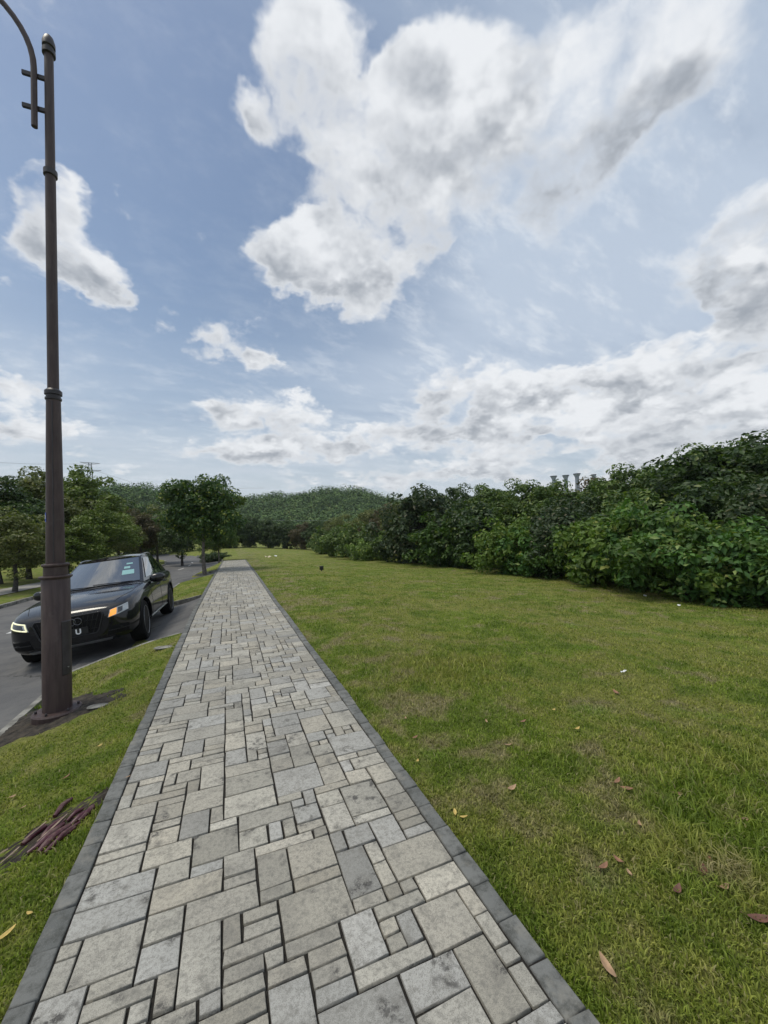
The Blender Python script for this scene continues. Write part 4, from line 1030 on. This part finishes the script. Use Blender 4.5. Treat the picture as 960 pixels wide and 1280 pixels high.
for x in (0, -2.81):
    for s_ in (-1, 1):
        mb = MB(); mb.lathe([(.415, .60), (.415, 1.2)] if s_ > 0 else [(.415, -1.2), (.415, -.60)], 40, (x, 0, .37), 'Y')
        c_ = mb.build('cutter', m_trim); cut.append(c_)
        md = body.modifiers.new('b', 'BOOLEAN'); md.operation = 'DIFFERENCE'; md.object = c_; md.solver = 'EXACT'
bake(body, 0)
for c_ in cut: bpy.data.objects.remove(c_)
fin(body)
bvh = BVHTree.FromPolygons([v.co.copy() for v in body.data.vertices], [tuple(p.vertices) for p in body.data.polygons])
def hit(p, d):
    r_ = bvh.ray_cast(Vector(p)-Vector(d).normalized()*2.0, Vector(d).normalized(), 6)
    return (r_[0], r_[1]) if r_[0] else (Vector(p), -Vector(d).normalized())
def decal(name, quad, d, off, mat, parent, nu=8, nv=5, to3=None):
    """panel that follows the body: quad = 4 corners (a, b) mapped to 3-D by to3, cast along d"""
    to3 = to3 or (lambda a, z: (1.0, a, z)); d = Vector(d).normalized(); V = []; F = []
    for lay in (off, -.006):
        for j in range(nv+1):
            for i in range(nu+1):
                u_, v_ = i/nu, j/nv
                a = (quad[0][0]*(1-u_)+quad[1][0]*u_)*(1-v_)+(quad[3][0]*(1-u_)+quad[2][0]*u_)*v_
                z = (quad[0][1]*(1-u_)+quad[1][1]*u_)*(1-v_)+(quad[3][1]*(1-u_)+quad[2][1]*u_)*v_
                h, n_ = hit(to3(a, z), d); V.append(h - d*lay*.7 + n_*lay*.5)
    N = (nu+1)*(nv+1); ix = lambda i, j, l=0: l*N+j*(nu+1)+i
    for j in range(nv):
        for i in range(nu): F.append((ix(i, j), ix(i+1, j), ix(i+1, j+1), ix(i, j+1)))
    for i in range(nu): F += [(ix(i, 0), ix(i, 0, 1), ix(i+1, 0, 1), ix(i+1, 0)), (ix(i, nv), ix(i+1, nv), ix(i+1, nv, 1), ix(i, nv, 1))]
    for j in range(nv): F += [(ix(0, j), ix(0, j+1), ix(0, j+1, 1), ix(0, j, 1)), (ix(nu, j), ix(nu, j, 1), ix(nu, j+1, 1), ix(nu, j+1))]
    o = mesh_np(name, V, F, mat, parent)
    bm = bmesh.new(); bm.from_mesh(o.data); bmesh.ops.recalc_face_normals(bm, faces=bm.faces); bm.to_mesh(o.data); bm.free()
    return fin(o)
side3 = lambda s: (lambda x, z: (x, s*1.2, z))
def line(name, pts, d, rad, mat, parent, to3=None, off=.0):
    to3 = to3 or (lambda a, z: (1.0, a, z)); q = []
    for i in range(len(pts)-1):
        for k in range(6):
            f_ = k/6; q.append((pts[i][0]*(1-f_)+pts[i+1][0]*f_, pts[i][1]*(1-f_)+pts[i+1][1]*f_))
    q.append(pts[-1]); P3 = [hit(to3(*p), d)[0]-Vector(d).normalized()*off for p in q]
    mb = MB(); mb.tube(P3, rad, 8); return mb.build(name, mat, parent, True)
FD = (-1, 0, 0)
# front: grille with frame, bars, plate, rings; intakes, lamps
gq = [(-.36, .44), (.36, .44), (.47, .76), (-.47, .76)]
grille = decal('grille', gq, FD, .010, m_trim, body, 12, 8)
for k in range(13):
    a = -1+2*(k+.5)/13; line('bar', [(a*.35, .45), (a*.455, .75)], FD, .006, m_rim, grille, off=.012)
for z in (.52, .66): line('cross_bar', [(-.38, z), (.38, z)], FD, .004, m_rim, grille, off=.012)
line('grille_frame', [(-.36, .435), (.36, .435), (.40, .47), (.475, .72), (.455, .765), (-.455, .765), (-.475, .72), (-.40, .47), (-.36, .435)], FD, .011, simple('grille_frame', (.02, .02, .022), .5, .2), grille, off=.010)
plate_p, _ = hit((1, 0, .51), FD)
mb = MB(); mb.box(plate_p.x+.005, plate_p.x+.03, -.26, .26, .455, .565); plate = mb.build('number_plate', simple('plate_black', (.008, .008, .008), .4), body, bevel=.003)
def text(s, size, mat, parent, loc, name, right=False):
    cu = bpy.data.curves.new(name, 'FONT'); cu.body = s; cu.size = size; cu.extrude = .002; cu.align_x = 'RIGHT' if right else 'CENTER'; cu.offset = .004
    ob = bpy.data.objects.new(name+'_c', cu); C.objects.link(ob); dg = bpy.context.evaluated_depsgraph_get(); dg.update()
    me = bpy.data.meshes.new_from_object(ob.evaluated_get(dg)); bpy.data.objects.remove(ob); me.materials.clear(); me.materials.append(mat)
    o = bpy.data.objects.new(name, me); C.objects.link(o); o.parent = parent; o.location = loc; o.rotation_euler = (R(90), 0, R(90)); return o
text('U', .115, simple('plate_white', (.8, .8, .8), .5), plate, (plate_p.x+.032, .125, .47), 'plate_letter')
for k in range(4):   # four interlocking rings on the grille
    c0 = (k-1.5)*.085; mb = MB(); pts = [(0, c0+.055*math.cos(a), .675+.055*math.sin(a)) for a in [2*math.pi*i/28 for i in range(29)]]
    bx = hit((1, 0, .675), FD)[0].x+.022
    mb.tube([(bx+.003*(k % 2), y, z) for _, y, z in pts], .006, 8, cap=False); mb.build('emblem_ring', simple('emblem', (.16, .16, .17), .25, .9) if k == 0 else bpy.data.materials['emblem'], grille, True)
for s in (-1, 1):
    D3 = (-1, -s*.55, 0); P3 = lambda a, z: (.8, a, z)
    q_ = [(s*.50, .640), (s*.86, .715), (s*.885, .825), (s*.545, .765)]
    hl = decal('headlight', q_, D3, .008, m_lens, body, 12, 6, P3)
    if s > 0:
        decal('indicator', [(s*.515, .652), (s*.635, .680), (s*.66, .780), (s*.56, .760)], D3, .013, m_amber, hl, 6, 4, P3)
        decal('projector', [(s*.66, .695), (s*.745, .712), (s*.765, .785), (s*.68, .775)], D3, .013, m_dlens, hl, 6, 4, P3)
        line('daylight_strip', [(s*.655, .69), (s*.855, .727), (s*.875, .812), (s*.68, .785)], D3, .006, m_lens, hl, P3, .012)
    else:
        decal('projector', [(s*.57, .675), (s*.80, .722), (s*.82, .795), (s*.61, .755)], D3, .013, m_dlens, hl, 6, 4, P3)
        line('daylight_strip', [(s*.52, .655), (s*.85, .725), (s*.872, .812), (s*.56, .762), (s*.52, .655)], D3, .011, m_drl, hl, P3, .012)
    it = decal('air_intake', [(s*.47, .345), (s*.83, .36), (s*.84, .49), (s*.50, .50)], D3, .006, m_trim, body, 8, 4, P3)
    fog_c, _ = hit(P3(s*.70, .44), D3)
    mb = MB(); mb.lathe([(.03, 0), (.038, .012), (.02, .018)], 16, (fog_c.x, fog_c.y, .44), 'Z'); fg = mb.build('fog_lamp', m_dlens, it, True)
    line('intake_trim', [(s*.49, .425), (s*.83, .425)], D3, .007, m_rim, it, P3, .008)
decal('lower_lip', [(-.55, .265), (.55, .265), (.57, .305), (-.57, .305)], FD, .012, m_silver, body, 12, 3)
# hood edge, door gaps, sill, handles
SD = {1: (0, -1, 0), -1: (0, 1, 0)}
for s in (-1, 1):
    T3 = side3(s)
    for pts in ([(-.62, .98), (-.66, .60), (-.52, .36)], [(-1.62, 1.02), (-1.66, .55), (-1.64, .34)], [(-2.42, 1.03), (-2.50, .75), (-2.34, .52), (-2.26, .34)]):
        line('panel_gap', pts, SD[s], .0045, m_gap, body, T3, -.001)
    line('sill_strip', [(-.50, .335), (-2.32, .335)], SD[s], .014, m_chrome, body, T3, .004)
    line('shoulder_crease', [(-.1, .88), (-3.2, .95)], SD[s], .006, m_car, body, T3, .0)
    for x in (-1.45, -2.25):
        h, _ = hit(T3(x, .90), SD[s]); mb = MB(); mb.tube([(x-.11, h.y-s*.01, .90), (x-.09, h.y+s*.028, .90), (x+.09, h.y+s*.028, .90), (x+.11, h.y-s*.01, .90)], [.012, .014, .014, .012], 8); mb.build('door_handle', m_car, body, True)
    # wheel arch trim and liner
    for x in (0, -2.81):
        pts = [(x+.43*math.cos(a), .37+.43*math.sin(a)) for a in [R(-12)+R(204)*i/18 for i in range(19)]]
        line('arch_trim', pts, SD[s], .014, m_trim, body, T3, .002)
    h, _ = hit((-.0, s*.8, 2), (0, 0, -1))
for s in (-1, 1):
    q = []
    for x in np.linspace(.66, -.72, 14):
        y = s*(.60+.17*min(1, (.66-x)/.5)); hh = hit((x, y, 2), (0, 0, -1))[0]; q.append(hh+Vector((0, 0, .0)))
    mb = MB(); mb.tube(q, .0045, 6); mb.build('bonnet_gap', m_gap, body)
# greenhouse
def front(yf, v): w_ = .80+(.60-.80)*v; y = yf*w_; return Vector((-.50-1.02*v**.95 - .20*yf*yf, y, 1.055+.525*v**.93 + .012*(1-yf*yf)))
def sidep(s, u, v):
    w_ = .80+(.60-.80)*v; a = front(s, v); rear = Vector((-3.66+.62*v**1.2, s*(w_-.06), 1.08+.46*v**.9)); p = a.lerp(rear, u); p.y += s*(.05*math.sin(math.pi*u)); p.z += .045*math.sin(math.pi*u)*v; return p
def rearp(yf, v): p = sidep(1, 1, v); return Vector((p.x-.10*(1-yf*yf), p.y*yf, p.z))
def roofp(yf, u):
    a = sidep(1, u, 1); cx = front(yf, 1).x*(1-u)+(rearp(yf, 1).x)*u; return Vector((cx, a.y*yf, a.z+.062*(1-abs(yf)**2.4)))
def patch(fn, nu, nv): 
    V = [fn(i/nu, j/nv) for j in range(nv+1) for i in range(nu+1)]
    return V, [(j*(nu+1)+i, j*(nu+1)+i+1, (j+1)*(nu+1)+i+1, (j+1)*(nu+1)+i) for j in range(nv) for i in range(nu)]
mb = MB()
mb.add(*patch(lambda a, v: front(2*a-1, v), 16, 8)); mb.add(*patch(lambda a, v: sidep(1, a, v), 20, 8)); mb.add(*patch(lambda a, v: sidep(-1, a, v), 20, 8)); mb.add(*patch(lambda a, v: rearp(2*a-1, v), 12, 8))
mb.add(*patch(lambda a, u: roofp(2*a-1, u), 16, 20))
cab = mb.build('cabin', m_car, car)
bm = bmesh.new(); bm.from_mesh(cab.data); bmesh.ops.remove_doubles(bm, verts=bm.verts, dist=.012); bmesh.ops.recalc_face_normals(bm, faces=bm.faces); bm.to_mesh(cab.data); bm.free(); fin(cab)
def glass(name, fn, us, vs, outdir, parent=cab, mat=m_glass, off=.010, nu=14, nv=8):
    """glass panel proud of the cabin, us / vs are (lo, hi) or functions"""
    V, F = patch(lambda a, b_: fn(us(a, b_), vs(a, b_)) + Vector(outdir)*off, nu, nv)
    n = len(V); V2 = [v-Vector(outdir)*off*1.6 for v in V]; F2 = [tuple(reversed([k+n for k in f])) for f in F]
    mb = MB(); mb.add(V+V2, F+F2); o = mb.build(name, mat, parent); return fin(o)
ws_ = glass('windscreen', lambda a, v: front(a, v), lambda a, b_: (2*a-1)*.925, lambda a, b_: .05+.89*b_, (.55, 0, .83))
glass('rear_window', lambda a, v: rearp(a, v), lambda a, b_: (2*a-1)*.88, lambda a, b_: .2+.7*b_, (-.8, 0, .6))
for s in (-1, 1):
    for nm, ua, ub, uc, ud in (('side_window', .055, .36, .055, .35), ('side_window', .385, .66, .375, .64), ('quarter_window', .685, .86, .665, .82)):
        glass(nm, lambda a, v: sidep(s, a, v), lambda a, b_: (ua*(1-b_)+uc*b_)*(1-a)+(ub*(1-b_)+ud*b_)*a, lambda a, b_: .10+.78*b_, (0, s*.93, .36))
    rp = [sidep(s, u, 1)+Vector((0, -s*.015, .028 if 0 < u < 1 else 0)) for u in [i/16*.86+.04 for i in range(17)]]
    for k in (0, 16): rp[k].z -= .02
    mb = MB(); mb.tube(rp, .014, 8); mb.build('roof_rail', m_silver, cab, True)
    # mirror
    mb = MB(); mc = Vector((-.93, s*1.015, 1.075))
    mb.tube([mc+Vector((0, -s*.12, -.04)), mc+Vector((0, -s*.04, -.03)), mc+Vector((.01, s*.0, 0))], [.028, .03, .03], 10)
    n1_, n2_ = 14, 8; v = []; 
    for j in range(n2_+1):
        ph = math.pi*j/n2_
        for i in range(n1_):
            th = 2*math.pi*i/n1_; sx = math.sin(ph)*math.cos(th); sy = math.cos(ph); sz = math.sin(ph)*math.sin(th)
            sg = lambda q, e: math.copysign(abs(q)**e, q)
            v.append((mc.x+.075*sg(sx, .8)-(.02*sy*s), mc.y+.135*sg(sy, .8), mc.z+.078*sg(sz, .8)))
    v = [(mc.x+(a-mc.x)*1.1, mc.y+(b_-mc.y)*1.05, mc.z+(c_-mc.z)*1.2) for a, b_, c_ in v]; mb.add(v, [(j*n1_+i, j*n1_+(i+1) % n1_, (j+1)*n1_+(i+1) % n1_, (j+1)*n1_+i) for j in range(n2_) for i in range(n1_)])
    mir = mb.build('wing_mirror', m_car, car, True)
    mb = MB(); mb.box(mc.x-.079, mc.x-.073, mc.y-.10, mc.y+.10, mc.z-.052, mc.z+.055); mb.build('mirror_glass', m_chrome, mir, bevel=.002)
# stickers behind the windscreen, wipers, inspection
m_st = simple('sticker_teal', (.22, .42, .42), .4)
for (y0, y1, v0, v1) in ((.52, .80, .30, .46), (.55, .70, .52, .60), (.60, .76, .68, .74)):
    glass('windscreen_sticker', lambda a, v: front(a, v), lambda a, b_: y0+(y1-y0)*a, lambda a, b_: v0+(v1-v0)*b_, (.55, 0, .83), ws_, m_st, .0125, 4, 2)
for y0, y1 in ((.62, -.05), (-.02, -.66)):
    p0 = front(y0/.8, .035)+Vector((.02, 0, .022)); pts = [front((y0*(1-k)+y1*k)/.8, .035+.05*k)+Vector((.011, 0, .020)) for k in [i/6 for i in range(7)]]
    mb = MB(); mb.tube(pts, .008, 6); mb.build('wiper', m_trim, cab)
# wheels
for x in (0, -2.81):
    for s in (-1, 1):
        wh = bpy.data.objects.new('wheel', None); C.objects.link(wh); wh.parent = car; wh.location = (x, s*.80, .37)
        if x == 0: wh.rotation_euler = (0, 0, R(3))
        mb = MB(); mb.lathe([(.255, -.115), (.335, -.125), (.362, -.105), (.370, -.06), (.370, .06), (.362, .105), (.335, .125), (.255, .115)], 48, (0, 0, 0), 'Y'); mb.build('tyre', m_tyre, wh, True)
        mb = MB(); mb.lathe([(.262, s*.118), (.258, s*.105), (.240, s*.03), (.10, s*.02), (.02, s*.02)] , 40, (0, 0, 0), 'Y')
        rim = mb.build('rim', m_trim, wh, True)
        for k in range(5):
            for dd in (-.09, .09):
                a = 2*math.pi*k/5+.3; mb = MB()
                mb.tube([(.05*math.cos(a+dd*.4), s*.085, .05*math.sin(a+dd*.4)), (.15*math.cos(a+dd*.8), s*.102, .15*math.sin(a+dd*.8)), (.257*math.cos(a+dd*2), s*.108, .257*math.sin(a+dd*2))], [.020, .015, .015], 6)
                mb.build('spoke', m_rim, rim, True)
        mb = MB(); mb.lathe([(.06, s*.07), (.06, s*.10), (.045, s*.108), (.01, s*.11)], 20, (0, 0, 0), 'Y'); mb.build('hub_cap', m_rim, rim, True)
        mb = MB(); mb.lathe([(.256, s*.112), (.266, s*.122), (.268, s*.112), (.262, s*.100)], 40, (0, 0, 0), 'Y'); mb.build('rim_edge', m_silver, rim, True)
for s in (-1, 1):
    decal('tail_lamp', [(s*.45, .86), (s*.80, .84), (s*.80, .98), (s*.48, .98)], (1, -s*.5, 0), .01, m_red, body, 6, 4, lambda a, z: (-3.6, a, z))
# set on the ground: left wheels on the rising bay, right wheels on the road
hd_ = R(-91.6); ox, oy = -2.33, 8.84
fx, fy = math.cos(hd_), math.sin(hd_)
def surf(x, y): return float(bay_z(np.array(x), np.array(y))) if x > road_c(y)+RW-.15 else float(road_z(x, y))
def wz(lx, ly): return surf(ox+fx*lx-fy*ly, oy+fy*lx+fx*ly)
zFL, zFR, zRL, zRR = wz(0, .8), wz(0, -.8), wz(-2.81, .8), wz(-2.81, -.8)
fwd = Vector((fx, fy, ((zFL+zFR)-(zRL+zRR))/2/2.81)).normalized(); lef = Vector((-fy, fx, ((zFL+zRL)-(zFR+zRR))/2/1.6)).normalized()
upv = fwd.cross(lef).normalized(); lef = upv.cross(fwd)
zc_ = (zFL+zFR)/2
car.matrix_world = Matrix(((fwd.x, lef.x, upv.x, ox), (fwd.y, lef.y, upv.y, oy), (fwd.z, lef.z, upv.z, zc_+.004), (0, 0, 0, 1)))

# ------------------------------------------------------------------ the air between here and the hills
m_hz = bpy.data.materials.new('haze'); m_hz.use_nodes = True; tz = NT(m_hz.node_tree); tz.n.clear()
pv = tz.node('ShaderNodeVolumePrincipled'); oz = tz.node('ShaderNodeOutputMaterial'); tz.l.new(pv.outputs[0], oz.inputs['Volume'])
pv.inputs['Color'].default_value = (.80, .86, .95, 1); pv.inputs['Density'].default_value = .00022; pv.inputs['Anisotropy'].default_value = .2
mb = MB(); mb.box(-900, 900, -300, 1000, -12, 70); hz_ = mb.build('haze', m_hz); tag(hz_, 'faint pale haze in the air towards the hill', 'haze', kind='stuff')
